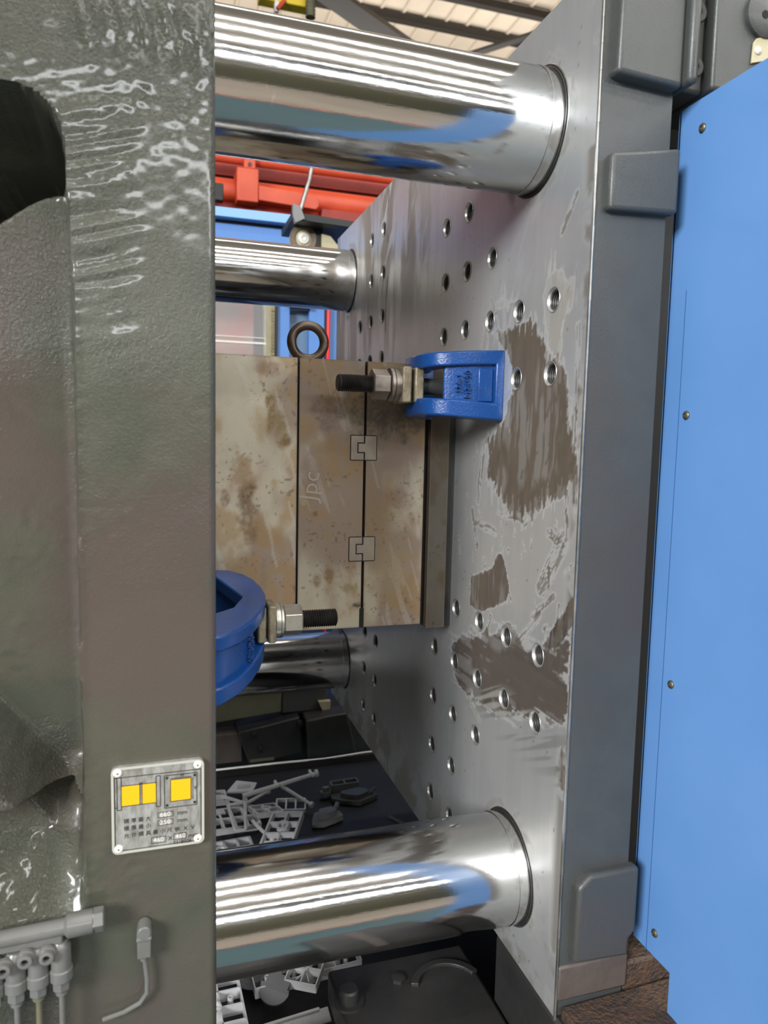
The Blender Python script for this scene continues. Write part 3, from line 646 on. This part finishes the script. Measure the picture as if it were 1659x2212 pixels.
# ------------------------------------------------------------------ blue clamps
def clamp(name,label,mirror,x_face,ys,zc,tilt,h_heel,h_nose,nutmat,stud_end,Z_txt,us=1.0,ky=1.0,ub=(.078,.0925),uc=.1035,cl=.0115,un=.1150,plan=None):
    # plan (u out of the platen, y): heel nearest the camera, toe on the mold
    outer=[(0,-.322),(.030,-.3225),(.052,-.3185),(.072,-.307),(.087,-.290),(.0955,-.270),(.097,-.252),(.093,-.232),(.084,-.214),(.066,-.200),(.046,-.192),(.0365,-.190)]
    inner=[(.0365,-.2035),(.044,-.2055),(.052,-.226),(.056,-.246),(.054,-.266),(.040,-.282),(0,-.290)]
    outer=[(0,-.322),(.030,-.3225),(.056,-.320),(.074,-.312),(.084,-.298),(.0875,-.280),(.088,-.258),(.085,-.234),(.078,-.214),(.064,-.200),(.046,-.192),(.0365,-.190)]
    prof=[(u*us if u>.04 else u,-.26+(y+.26)*ky if y<-.26 else y) for u,y in outer+inner]
    def yk(y): return -.26+(y+.26)*ky if y<-.26 else y
    if plan: prof=plan[0]
    sgn=-1 if mirror else 1
    def wx(u): return x_face-u*sgn if not mirror else x_face+u
    c=empty(name,(x_face,-.26,zc),label,'clamp')
    T=Matrix.Translation((x_face,-.26,zc))@Matrix.Rotation(math.radians(tilt),4,'X')@Matrix.Translation((-x_face,.26,-zc))
    def hh(u): return h_heel+(h_nose-h_heel)*min(1,u/.09)
    def slab(s,t):      # top or bottom arm, slightly tapering in height towards the nose
        m=MB(); n=len(prof); v=[]
        for k in (0,1):
            for u,y in prof:
                z=s*hh(u)/2 - (s*t if k else 0); v.append((wx(u),y,zc+z))
        f=[tuple(range(n)),tuple(range(2*n-1,n-1,-1))]+[(i,i+n,(i+1)%n+n,(i+1)%n) for i in range(n)]
        return m.add(v,f).xf(T)
    m=MB()
    a=slab(1,.0155); b_=slab(-1,.0185); m.add(a.v,a.f).add(b_.v,b_.f)
    # web: heel block, recessed near wall and toe block
    hs=h_heel/2-.012; Pm=lambda l:[(wx(u*us if u>.04 else u),yk(y)) for u,y in l]
    w_=MB().prism(Pm([(0,-.322),(.010,-.3222),(.010,-.288),(0,-.2895)]),zc-hs,zc+hs,'xy')
    w_.prism(Pm([(.008,-.3165),(.030,-.3165),(.052,-.314),(.066,-.306),(.060,-.296),(.036,-.290),(.008,-.2895)]),zc-hs,zc+hs,'xy')
    w_.prism(Pm([(.0365,-.192),(.050,-.194),(.066,-.202),(.058,-.212),(.046,-.2055),(.0365,-.2035)]),zc-hs,zc+hs,'xy')
    if plan:
        w_=MB()
        for q in plan[1:]: w_.prism([(wx(u),y) for u,y in q],zc-hs,zc+hs,'xy')
    w_.xf(T); m.add(w_.v,w_.f)
    m.build('clamp_body',M_clamp,c,bevel=.0022,seg=3)
    # raised panel and cast lettering on the recessed wall
    r_=MB().box(min(wx(.012),wx(.029)),max(wx(.012),wx(.029)),yk(-.3185),yk(-.316),zc-.018,zc+.018).xf(T)
    r_.build('raised_panel',M_clamp,c,bevel=.001)
    for s_,u,sz in Z_txt:
        o=text(s_,wx(u),-.3172,zc,sz,M_clamp,c,'cast_lettering',(PI/2,-PI/2,0),.0014)
        o.rotation_euler=(Matrix.Rotation(math.radians(tilt),3,'X')@Matrix.Rotation(-PI/2 if not mirror else PI/2,3,'Y')@Matrix.Rotation(PI/2,3,'X')).to_euler()
        # centre on the wall
        bb=[Vector(p) for p in o.bound_box]; w0=max(p.x for p in bb)
        off=Vector((0,0,-w0/2)) if not mirror else Vector((0,0,w0/2)); off.z*=1
        o.location=(T@Vector((wx(u),yk(-.3165)-.0004,zc)))-ORG[c.name]+Matrix.Rotation(math.radians(tilt),3,'X')@off
    d=-1 if not mirror else 1
    # square spacer washers across the nose, round collar, hexagon nut, threaded stud
    def at(u): return x_face+d*u
    for k,u0 in enumerate(ub):
        u1=u0+(.0110 if us==1 else .0088)
        MB().box(min(at(u0),at(u1)),max(at(u0),at(u1)),ys-.019,ys+.019,zc-.0195-.0006*k,zc+.0195+.0006*k).build('spacer_block',M_wash,c,bevel=.002)
    MB().lathe([(0,.011),(0,.0185),(cl*.3,.0190),(cl*.55,.0190),(cl*.6,.0180),(cl*.68,.0190),(cl*.94,.0186),(cl,.0165),(cl,.011)],(at(uc),ys,zc),(d,0,0),40).build('collar',nutmat,c)
    MB().lathe([(0,.0150),(.0012,.0172),(.0190,.0172),(.0205,.0148)],(at(un),ys,zc),(d,0,0),6,ph=PI/6).build('nut',nutmat,c,smooth=False,bevel=.0006)
    prof_=[(0,.0092)]; x=.0
    MB().cyl((at(-.0),ys,zc),(at(un+.005),ys,zc),.0092,24).build('shank',M_castd,c)
    x=un+.002; p2=[(x-.002,.009)]
    while x<stud_end-.002: p2+=[(x,.0084),(x+.00125,.0098)]; x+=.0025
    p2+=[(stud_end-.001,.0090),(stud_end,.0076)]
    MB().lathe(p2,(x_face,ys,zc),(d,0,0),32).build('stud_thread',M_stud,c)
    return c
LPLAN=[[(0,-.392),(.012,-.389),(.030,-.373),(.045,-.350),(.056,-.326),(.0635,-.302),(.0665,-.280),(.065,-.256),(.059,-.233),(.050,-.216),(.034,-.2035),(0,-.2025),
        (0,-.216),(.014,-.218),(.041,-.288),(.028,-.318),(0,-.340)],
       [(0,-.386),(.010,-.383),(.026,-.367),(.040,-.346),(.048,-.326),(.050,-.312),(.044,-.300),(.037,-.304),(.028,-.318),(0,-.340)],
       [(.0,-.204),(.034,-.205),(.048,-.218),(.055,-.234),(.050,-.242),(.030,-.224),(.0,-.216)]]
clamp('mold_clamp','blue cast mold clamp bolted to the right platen, threaded stud pointing left',False,0,-.262,.1345,0,.077,.066,M_nut,.174,[('12A-1',.052,.0085),('M24*50',.0415,.0095)])
clamp('mold_clamp','blue cast mold clamp beside the left platen edge, threaded stud pointing right',True,-.3212,-.288,-.1235,9,.072,.062,M_nutl,.144,[('M24*50',.0435,.0085)],us=.76,ky=1.5,plan=LPLAN,ub=(.0555,.0665),uc=.0755,cl=.0085,un=.0843)

# ------------------------------------------------------------------ blue guard panel (plane X=.1)
gp=empty('guard_panel',(.11,-.55,-.9),'tall light blue sheet metal guard panel at the right edge','panel')
MB().prism([(-.4605,.381),(-.4605,-.431),(-.5185,-.431),(-.5185,-1.27),(-.67,-1.27),(-.67,.381)],.1,.103,'yz').build('sheet',M_panel,gp,bevel=.0008)
MB().prism([(-.4600,.379),(-.4600,-.430),(-.4628,-.430),(-.4628,.379)],.1,.16,'yz').build('return_flange',M_panel,gp)
MB().prism([(-.4838,.215),(-.4838,-.4315),(-.4843,-.4315),(-.4843,.215)],.0997,.1005,'yz').build('seam',mat('seam_shadow_gap',(.02,.07,.22),0,.6),gp,smooth=False)
def screw_mb():
    return MB().lathe([(0,.0040),(-.0012,.0040),(-.0022,.0030),(-.0024,.0019),(-.0012,.0017),(-.0012,.0001)],(0,0,0),(1,0,0),20)
M_screw=varied('worn_screw',(.25,.22,.15),(.12,.13,.10),200,.8,.35,.5)
for y,z in ((-.4925,.354),(-.4945,.101),(-.4965,-.153),(-.4955,-.406)): lib('screw',M_screw,screw_mb,gp,(.1,y,z))

# ------------------------------------------------------------------ dark parts above the guard panel
tr=empty('nut_cover',(.12,-.47,.39),'dark grey bolted cover above the blue panel, top right','cover')
MB().box(.088,.112,-.474,-.40,.392,.60).build('side_plate',M_castd,tr,bevel=.003)
MB().box(.112,.30,-.486,-.40,.392,.60).build('front_plate',M_castd,tr,bevel=.003)
for z in (.411,.457):
    b1=MB().lathe([(0,.0095),(-.006,.0095),(-.007,.0088)],(.0975,-.4740,z),(0,1,0),24).build('cap_screw',M_dark,tr,bevel=.0006)
    MB().cyl((.0975,-.4815,z),(.0975,-.4808,z),.0042,6).build('hex_socket',M_void,b1)
MB().lathe([(0,.020),(-.004,.020),(-.006,.017)],(.163,-.486,.462),(0,1,0),32).build('boss',M_castd,tr)
MB().cyl((.160,-.4925,.460),(.160,-.4915,.460),.0035,12).build('boss_hole',M_void,tr)
lp=empty('label_plate',(.17,-.489,.44),'small pale brass label plate at the top right corner','plate')
MB().prism([(.152,.419),(.153,.437),(.156,.441),(.23,.466),(.23,.441)],-.4885,-.4862,'xz').build('sheet',M_tan,lp,bevel=.0006)
MB().lathe([(0,.0035),(-.001,.0035),(-.0022,.002)],(.1575,-.4885,.4305),(0,1,0),20).build('rivet',M_pale,lp)

# ------------------------------------------------------------------ machine bed under the fixed platen
bed=empty('machine_bed',(.1,-.4,-1.27),'dark rusty machine bed under the right platen','bed')
MB().box(.0,.42,-.50,-.352,-1.27,-.4865).build('foot',M_dark,bed,bevel=.004)
m=MB().prism([(.006,-.487),(.006,-.4745),(.130,-.4700),(.150,-.4700),(.150,-.487)],-.536,-.4815,'xz'); m.build('rusty_ledge',M_rust,bed,bevel=.002)
MB().box(.118,.160,-.541,-.4815,-.62,-.4755).build('rusty_post',M_rust,bed,bevel=.003)
m=MB().prism([(.0,-.66),(-.006,-.512),(.060,-.495),(.100,-.490),(.112,-.50),(.128,-.66)],-.545,-.50,'xz'); m.build('bracket_plate',M_grime,bed,bevel=.003)
MB().cyl((.066,-.5475,-.520),(.066,-.544,-.520),.0055,20).build('bolt_hole',M_void,bed)
MB().box(.0785,.42,-.478,-.352,-.4860,-.446).build('rusty_sill',M_rust,bed,bevel=.003)
# near bed rail with bolt
MB().box(-.175,-.002,-.62,-.262,-.60,-.562).build('rail_plate',M_dark,bed,bevel=.004)
MB().box(-.66,-.002,-.60,-.262,-1.27,-.76).build('rail_web',M_dark,bed)
MB().lathe([(0,.017),(.003,.017),(.003,.011),(.016,.011),(.018,.009)],(-.163,-.318,-.562),(0,0,1),24).build('bolt',M_dark,bed)
MB().lathe([(0,.009),(.004,.009),(.005,.006)],(-.098,-.300,-.562),(0,0,1),6).build('bolt',M_dark,bed)
MB().prism(arc(-.045,-.33,.045,20,160,16)+arc(-.045,-.33,.036,160,20,16),-.5625,-.5575,'xy').build('casting_rim',M_dark,bed,bevel=.001)
MB().box(-.118,-.100,-.60,-.40,-.5625,-.559).build('casting_step',M_grime,bed,bevel=.001)
m=MB(); m.lathe([(0,.006),(.004,.0105),(.012,.0115),(.013,.0095)],(.008,-.02,-.60),(-1,0,0),8)
tag(m.build('pale_plug',M_grey),'small pale grey plug in the dark gap under the lower tie bar','plug')
# chute under the mold
ct=empty('parts_chute',(-.2,.2,-.75),'dark sheet metal chute under the mold holding plastic scraps','chute')
MB().box(-.75,.42,-.258,.60,-.722,-.716).build('chute_floor',M_black,ct)
MB().box(-.75,.42,.600,.606,-.76,-.700).build('chute_back',M_dark,ct,bevel=.001)
MB().tube([(-.75,.603,-.699),(-.1,.603,-.699),(.02,.603,-.702),(.12,.603,-.697),(.42,.603,-.697)],.003,8).build('rolled_edge',M_steel,ct)
MB().box(-.75,.42,-.264,-.258,-.76,-.64).build('chute_front',M_dark,ct,bevel=.001)
# rear bed rail and what stands on it
rb=empty('rear_bed_rail',(-.1,.75,-1.27),'khaki and dark rear bed rail below the rear tie bar','rail')
MB().prism([(-.75,-.585),(-.063,-.572),(-.063,-.631),(-.75,-.690)],.75,.80,'xz').build('khaki_beam',M_khaki,rb,bevel=.003)
MB().box(-.75,-.163,.748,.80,-.752,-.675).build('brown_block',M_grime,rb,bevel=.002)
MB().prism([(-.176,-.664),(-.02,-.640),(-.01,-.735),(-.148,-.752)],.725,.80,'xz').build('black_block',M_dark,rb,bevel=.003)
MB().box(-.145,-.085,.722,.726,-.745,-.738).build('pale_edge',M_khaki,rb)
for x,z in ((-.135,-.672),(-.120,-.712),(-.02,-.655)): MB().lathe([(0,.009),(-.008,.009),(-.009,.006)],(x,.725,z),(0,1,0),6).build('bolt',M_black,rb)
MB().prism([(-.008,-.64),(.10,-.63),(.135,-.78),(.0,-.78)],.70,.76,'xz').build('rear_bracket',M_dark,rb,bevel=.004)
MB().box(-.06,.06,.76,.84,-.64,-.56).build('grey_block',M_castd,rb,bevel=.004)
MB().prism([(.034,-.612),(.066,-.612),(.062,-.672),(.048,-.672),(.046,-.64)],.745,.76,'xz').build('tan_patch',M_tan,rb)
MB().box(-.75,1.0,.80,.90,-1.27,-.66).build('web',M_black,rb)
for k in range(3): MB().cyl((.0+.03*k,.698,-.755),(.0+.03*k,.694,-.755),.003,10).build('screw',M_steel,rb)

# ------------------------------------------------------------------ plastic scraps
def grid_bracket(w_,h_,nc,nr,t=.0016,d=.010,ring=None,plate=None):
    m=MB()
    for i in range(nc+1): x=-w_/2+w_*i/nc; m.box(x-t/2,x+t/2,-h_/2,h_/2,0,d)
    for j in range(nr+1): y=-h_/2+h_*j/nr; m.box(-w_/2,w_/2,y-t/2,y+t/2,0,d)
    if ring: m.lathe([(0,ring[2]),(d*1.15,ring[2]),(d*1.15,ring[2]-t*1.4),(0,ring[2]-t*1.4)],(ring[0],ring[1],0),(0,0,1),20,closed=True)
    if plate:
        for (x0,x1,y0,y1) in plate: m.box(x0,x1,y0,y1,d*.45,d*.45+t)
    return m
def place(mb,name,label,cat,loc,rot,mt=M_white,group=None,bevel=0):
    o=mb.build(name,mt,None,bevel); o.location=loc; o.rotation_euler=[math.radians(a) for a in rot]; tag(o,label,cat,group); return o
ZC=-.714
place(grid_bracket(.062,.085,2,3,.004,.012,(0,.005,.013)).box(-.02,.031,-.055,-.043,0,.02),'plastic_bracket','white six-window plastic bracket with round hole, tilted at the front of the upper pile','bracket',(-.135,.290,ZC+.019),(14,-8,-28))
place(grid_bracket(.12,.075,5,2,.004,.012,(-.035,0,.014)).box(-.05,.0,.02,.034,.008,.013),'plastic_bracket','wide white plastic bracket with round socket, lowest in the middle of the upper pile','bracket',(-.235,.375,ZC+.006),(2,3,6))
place(grid_bracket(.075,.06,3,2,.004,.014,(-.02,0,.012)),'plastic_bracket','white plastic bracket cut off by the left platen edge, near the lower tie bar','bracket',(-.235,.262,ZC+.004),(0,0,4))
m=MB().prism([(-.016,.028),(.016,.028),(.011,-.028),(-.011,-.028)],0,.006,'xy')
m=MB()
for a,b_ in (((-.017,.03),(.017,.03)),((.017,.03),(.010,-.03)),((.010,-.03),(-.010,-.03)),((-.010,-.03),(-.017,.03))): m.tube([(a[0],a[1],.004),(b_[0],b_[1],.004)],.0035,8)
m.cyl((-.015,.03,.0),(-.018,.043,.006),.004,8).cyl((.015,.03,.0),(.018,.043,.006),.004,8)
place(m,'plastic_clip','small bright white trapezoid plastic clip on top of the upper pile','clip',(-.215,.345,ZC+.030),(28,0,3))
def sprue(l,r=.0045,arms=((.3,.02),(.7,-.018))):
    m=MB().cyl((-l/2,0,0),(l/2,0,0),r,10,r*.75)
    for f_,s_ in arms: m.cyl((-l/2+l*f_,0,0),(-l/2+l*f_,s_,.004),r*.9,8,r*.6)
    return m.lathe([(0,r*1.5),(.006,r*1.5)],(l/2-.003,0,0),(1,0,0),10)
place(sprue(.165,.0055,((.45,.014),(.5,-.014),(.93,.014),(.93,-.014))),'sprue','long white plastic sprue leaning across the top of the upper pile','sprue',(-.115,.445,ZC+.040),(0,-8,6))
place(sprue(.085,.0042,()),'sprue','short white plastic sprue slanting down right from the long one','sprue',(-.085,.415,ZC+.026),(0,10,-52))
place(sprue(.07,.004,((.2,.01),)),'sprue','thin white plastic sprue standing in the gap left of the tilted bracket','sprue',(-.172,.315,ZC+.014),(0,12,-62))
place(sprue(.06,.004,((.9,.01),)),'sprue','white plastic sprue lying in a V with another, left part of the pile','sprue',(-.215,.43,ZC+.026),(0,5,-35))
place(sprue(.055,.004,()),'sprue','white plastic sprue rising right in the V at the back of the pile','sprue',(-.165,.43,ZC+.026),(0,-5,32))
place(MB().prism([(-.035,-.012),(.02,-.02),(.038,.008),(-.005,.022)],0,.005,'xy').box(-.01,.02,-.004,.0,.005,.012),'plastic_flap','flat white plastic flap at the far back of the upper pile','scrap',(-.195,.485,ZC+.022),(12,6,10))
place(grid_bracket(.06,.035,3,1,.003,.008),'plastic_bracket','small grey-white ladder bracket behind the tilted bracket','bracket',(-.10,.40,ZC+.010),(10,0,-12),M_white)
place(grid_bracket(.055,.05,2,2,.0035,.010,(0,0,.011)),'plastic_bracket','white four-window bracket in the second row of the pile','bracket',(-.155,.385,ZC+.012),(-8,6,12))
place(grid_bracket(.07,.04,3,1,.003,.010).box(-.03,.03,-.01,.01,.004,.006),'plastic_bracket','white stepped bracket at the upper left of the pile, partly behind the platen','bracket',(-.265,.455,ZC+.018),(6,4,4))
def lump(w_,h_,d_,sd):
    rs=random.Random(sd); m=MB(); n=9
    pts=[(w_/2*math.cos(2*PI*k/n)*(.75+.4*rs.random()),h_/2*math.sin(2*PI*k/n)*(.75+.4*rs.random())) for k in range(n)]
    m.prism(pts,0,d_*.5,'xy'); m.prism([(x*.6,y*.6) for x,y in pts],d_*.5,d_,'xy'); return m.cyl((w_*.2,0,d_*.4),(w_*.45,h_*.2,d_*1.1),.005,8)
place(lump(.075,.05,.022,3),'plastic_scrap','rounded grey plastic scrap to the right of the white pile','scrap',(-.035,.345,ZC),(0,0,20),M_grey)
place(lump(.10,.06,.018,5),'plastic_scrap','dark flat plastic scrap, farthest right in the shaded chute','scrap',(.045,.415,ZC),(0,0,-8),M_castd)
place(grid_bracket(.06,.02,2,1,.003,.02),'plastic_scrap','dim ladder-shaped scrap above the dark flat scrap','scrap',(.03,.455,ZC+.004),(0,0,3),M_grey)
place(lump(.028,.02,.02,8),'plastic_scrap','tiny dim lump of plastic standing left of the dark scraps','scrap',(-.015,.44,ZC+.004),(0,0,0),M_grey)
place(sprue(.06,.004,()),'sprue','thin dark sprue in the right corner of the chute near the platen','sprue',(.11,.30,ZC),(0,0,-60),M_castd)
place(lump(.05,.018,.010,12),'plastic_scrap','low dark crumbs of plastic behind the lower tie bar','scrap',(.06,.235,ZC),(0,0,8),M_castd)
# lower pile, nearer
pn=grid_bracket(.155,.068,4,2,.0016,.016,(.035,-.012,.016)); pn.tube([(-.03,.02,.012),(-.02,.032,.016),(.0,.03,.014)],.002,6)
for k in range(4): pn.lathe([(0,.0035),(.016,.0035),(.016,.002),(0,.002)],(.0582-.0387*k+.0,-.017,0),(0,0,1),10,closed=True)
place(pn,'ribbed_panel','large grey ribbed plastic panel lying ribs up under the lower tie bar','panel',(-.165,-.075,-.700),(0,-2,3),M_white)
place(grid_bracket(.060,.140,2,5,.0018,.016,(-.012,-.015,.014),[(-.03,0,-.05,-.02)]).lathe([(0,.004),(.016,.004),(.016,.002),(0,.002)],(.015,.0,0),(0,0,1),12,closed=True),'ribbed_panel','tall narrow ribbed plastic panel cut off by the left platen, bottom of picture','panel',(-.292,-.135,-.690),(0,0,2),M_white)
m=MB().prism(rr(-.015,.015,-.008,.008,.004,3),0,.01,'xy').lathe([(0,.0028),(.0112,.0028)],(0,0,0),(0,0,1),12)
place(m,'plastic_button','small white rounded cap with a hole, above the tall ribbed panel','cap',(-.272,-.055,-.698),(20,0,0))
place(MB().prism([(-.02,-.006),(.02,-.010),(.024,.0),(-.012,.012)],0,.006,'xy'),'plastic_scrap','bright sliver of plastic to the right of the rounded cap','scrap',(-.238,-.050,-.700),(10,0,-14))
m=MB().prism(arc(0,0,.021,180,360,14),0,.003,'xy').box(-.015,.018,0,.018,0,.011).box(-.021,.021,-.001,.001,0,.010)
place(m,'plastic_shell','half-round grey plastic shell lying in front of the large ribbed panel','shell',(-.215,-.118,-.692),(18,10,-32),M_grey)
place(lump(.07,.045,.02,21),'plastic_scrap','crumpled dark grey scrap left of the large ribbed panel','scrap',(-.232,-.072,-.705),(0,0,25),M_grey)
m=grid_bracket(.045,.05,2,2,.0016,.014); 
for a in range(6): m.cyl((0,0,.007),(.02*math.cos(a*PI/3),.02*math.sin(a*PI/3),.007),.001,6)
m.lathe([(0,.005),(.015,.005),(.015,.0032),(0,.0032)],(0,0,0),(0,0,1),14,closed=True)
place(m,'plastic_bracket','small white bracket with six-spoked hub, right end of the lower pile','bracket',(-.168,-.105,-.688),(10,0,-30))
place(lump(.05,.035,.02,24),'plastic_scrap','dull scrap with a hook lying on the large ribbed panel','scrap',(-.200,-.035,-.686),(0,0,60),M_grey)
m=MB().box(-.052,.052,-.010,.010,0,.005).box(-.044,.040,.006,.010,.005,.010).lathe([(0,.003),(.0075,.003)],(0,0,0),(0,0,1),10)
place(m,'plastic_strip','bright white stepped plastic strip along the bottom of the picture','strip',(-.205,-.190,-.690),(20,-3,3),bevel=.001)
tag(MB().box(-.262,-.162,-.256,-.205,-.7155,-.692).build('foam_block',M_foam,bevel=.003),'gold-speckled foam block under the white strip, bottom edge','block')

# ------------------------------------------------------------------ lubrication distributor, lower left
lu=empty('lube_distributor',(-.45,-.49,-.36),'grey painted lubrication manifold with metering valves at the bottom left','valve')
zt=-.2985; yl=-.492
MB().lathe([(0,.0062),(.055,.0062),(.0565,.0078),(.0575,.0090),(.0745,.0090),(.0755,.0084)],(-.4900,yl,zt-.003),(1,0,.045),32).build('manifold',M_lube,lu)
MB().lathe([(0,.0090),(.0072,.0090),(.0080,.0080)],(-.4148,yl,zt+.0006),(1,0,.045),6).build('end_plug',M_lube,lu,smooth=False,bevel=.0008)
MB().box(-.490,-.436,yl-.004,yl+.012,zt-.0125,zt-.002).build('manifold_bar',M_lube,lu,bevel=.0015)
for k,x in enumerate((-.4845,-.4690,-.4540,-.4380)):
    z0=zt-.014+.0012*k
    v_=MB().lathe([(0,.0050),(.003,.0068),(.0045,.0072),(.0215,.0072),(.0225,.0082),(.0300,.0082),(.0310,.0072)],(x,yl-.001,z0),(0,0,-1),28).build('metering_valve',M_lube,lu)
    MB().lathe([(0,.0066),(.0075,.0066),(.0085,.0055)],(x,yl-.001,z0-.0310),(0,0,-1),6).build('compression_nut',M_lube,v_,smooth=False,bevel=.0006)
    MB().lathe([(0,.0045),(.003,.0045),(.0032,.0022),(.05,.0022)],(x,yl-.001,z0-.0395),(0,0,-1),14).build('pipe_end',M_lube if k%2 else M_khaki,v_)
for k,(x,z) in enumerate(((-.4755,-.3180),(-.4610,-.3135),(-.4465,-.3135))):
    MB().lathe([(0,.0062),(-.003,.0062),(-.0032,.0050),(-.0075,.0050),(-.0078,.0044),(-.0078,.0026),(-.004,.0022)],(x,yl-.006,z),(0,1,0),28).build('port',M_lube,lu)
    MB().cyl((x,yl-.0112,z),(x,yl-.0104,z),.0024,6).build('port_hole',M_void,lu)
pf=empty('pipe_fitting',(-.378,-.485,-.33),'small grey banjo fitting with a thin pipe, right of the manifold','fitting')
MB().box(-.3835,-.3730,-.4905,-.475,-.3385,-.3195).build('fitting_block',M_lube,pf,bevel=.001)
MB().box(-.3840,-.3725,-.4915,-.476,-.3235,-.3205).build('band',M_lube,pf,bevel=.0008)
MB().lathe([(0,.0054),(.0125,.0054),(.0135,.0045)],(-.3782,-.478,-.3170),(0,-1,0),24).build('banjo_head',M_lube,pf)
MB().tube([(-.3785,-.484,-.338),(-.3778,-.484,-.346),(-.3765,-.484,-.360),(-.3766,-.484,-.372),(-.382,-.484,-.380),(-.394,-.484,-.385),(-.41,-.484,-.388)],.0019,10).build('pipe',M_lube,pf)
MB().cyl((-.3785,-.484,-.3385),(-.3785,-.484,-.3435),.003,12).build('gland_nut',M_lube,pf)

# ------------------------------------------------------------------ background machinery
rm=empty('red_machine',(.2,2.3,.9),'orange-red machine with horizontal pipes, behind the rear tie bar','machine')
MB().cyl((-1.2,2.2,1.235),(1.6,2.2,1.240),.021,24).build('rail_pipe',M_orange,rm)
MB().cyl((-1.2,2.26,1.120),(1.6,2.26,1.112),.055,32).build('cylinder',M_orange,rm)
MB().cyl((-1.2,2.22,1.035),(1.6,2.22,1.03),.030,24).build('lower_pipe',M_red,rm)
MB().box(-1.2,1.6,2.30,2.36,1.20,1.50).build('back_panel',M_red,rm)
MB().box(-1.2,1.6,2.30,2.40,.85,1.0).build('sill',M_red,rm)
MB().box(-.035,.055,2.12,2.26,1.046,1.180).build('bracket',M_orange,rm,bevel=.004)
cp=MB().box(-.002,.046,2.15,2.19,1.190,1.300).build('clamp_strap',M_orange,rm,bevel=.003)
for z in (1.205,1.285): MB().cyl((.022,2.15,z),(.022,2.143,z),.008,12).build('screw',M_dark,cp)
MB().prism([(.056,1.057),(.056,1.117),(.295,1.102),(.313,1.085),(.313,1.06),(.300,1.045)],2.12,2.16,'xz').build('flat_bar',M_orange,rm,bevel=.003)
MB().box(.33,.60,2.15,2.28,1.0,1.062).build('foot_block',M_red,rm,bevel=.003)
MB().box(-.5,-.09,2.10,2.14,1.03,1.10).build('hose_block',M_black,rm,bevel=.004)
MB().box(-.1,.7,2.44,2.5,1.36,1.5).build('top_cover',M_tan,rm)
MB().tube([(.206,1.7,1.15),(.185,1.7,1.02),(.150,1.7,.90)],.008,10).build('rod',M_steel,rm,label='thin grey rod')
bf=empty('rear_guard_frame',(.0,1.2,-.3),'blue steel guard frame behind the rear upper tie bar','frame')
MB().box(-1.0,.40,1.2,1.27,.580,.695).build('header_beam',M_bluebg,bf,bevel=.003)
MB().box(-1.0,.40,1.17,1.27,.705,.732).build('top_flange',M_bluel,bf,bevel=.002)
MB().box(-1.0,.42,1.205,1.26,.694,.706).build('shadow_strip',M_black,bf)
MB().box(-.012,.026,1.18,1.22,-.4,.48).build('post',M_bluebg,bf,bevel=.002)
MB().box(.086,.133,1.18,1.22,-.4,.49).build('post',M_bluebg,bf,bevel=.002)
MB().box(.026,.086,1.215,1.225,-.4,.462).build('infill_sheet',varied('blue_grey_sheet',(.12,.2,.3),(.15,.24,.36),6),bf)
MB().box(.025,.088,1.16,1.19,.462,.482).build('dark_gap_strip',M_black,bf)  # black strip put in for the dark gap between the post tops
MB().box(-.018,.0-.012,1.17,1.2,-.4,.48).build('post_seal',M_black,bf)
MB().box(-2.0,1.2,1.27,1.29,-1.27,.30).build('lower_sheet',M_bluedk,bf)
MB().box(.15,.40,1.22,1.25,-.4,.70).build('side_sheet',M_bluebg,bf)
MB().box(.135,.150,1.19,1.25,-.4,.70).build('black_post',M_black,bf)
MB().box(-.050,-.018,1.19,1.22,.30,.480).build('tan_strip',M_tan,bf)
rs=MB()
for k in range(16): rs.box(-.028,-.019,1.187,1.191,.30+.010*k,.305+.010*k)
rs.build('toothed_edge',M_tan,bf)
tag(MB().cyl((.127,1.1,-1.27),(.127,1.1,.655),.0055,12).build('red_cable',mat('red_cable_sheath',(.7,.02,.02),0,.4)),'thin bright red vertical tube beside the far edge of the platen','tube')
aw=empty('guard_window',(-.12,1.16,.3),'clear acrylic guard window with red machinery showing through','window')
MB().box(-1.0,-.050,1.15,1.156,.30,.475).build('pane',M_acr,aw)
MB().box(-1.0,-.050,1.148,1.150,.345,.350).build('scratch_line',M_rim,aw)
MB().box(-1.0,-.050,1.148,1.150,.362,.364).build('scratch_line',M_rim,aw)
tag(MB().box(-1.0,-.03,1.6,1.66,.2,.62).build('red_cover',varied('mottled_red',(.40,.12,.09),(.26,.20,.15),12)),'blurred dull red cover seen through the acrylic window','cover')
rl=empty('roller_bracket',(.05,1.0,.66),'black bracket carrying a round guide roller, above the eye bolt','bracket')
MB().prism([(-.012,.672),(.19,.664),(.19,.645),(-.012,.652)],.94,1.12,'xz').build('bracket_plate',M_black,rl,bevel=.002)
MB().prism([(-.012,.690),(.008,.684),(.02,.655),(-.005,.642),(-.012,.66)],.93,.95,'xz').build('bracket_ear',M_grey,rl)
MB().box(.06,.085,1.0,1.05,.57,.66).build('hanger',M_black,rl)
MB().prism([(.080,.636),(.105,.632),(.130,.605),(.130,.588),(.080,.588)],.99,1.0,'xz').build('gusset',M_tan,rl)
ro=MB().lathe([(0,.036),(.022,.036),(.022,.0)],(.030,1.0,.621),(0,1,0),40)
ro.build('roller',M_tan,rl); MB().lathe([(0,.038),(-.004,.036),(-.004,.024),(0,.022)],(.030,1.0,.621),(0,1,0),40,closed=True).build('tyre',varied('brown_rubber',(.16,.12,.08),(.2,.15,.1),30),rl)
MB().lathe([(0,.016),(-.006,.015),(-.008,.006),(-.005,.004)],(.030,1.0,.621),(0,1,0),28).build('roller_bolt',M_pale,rl)
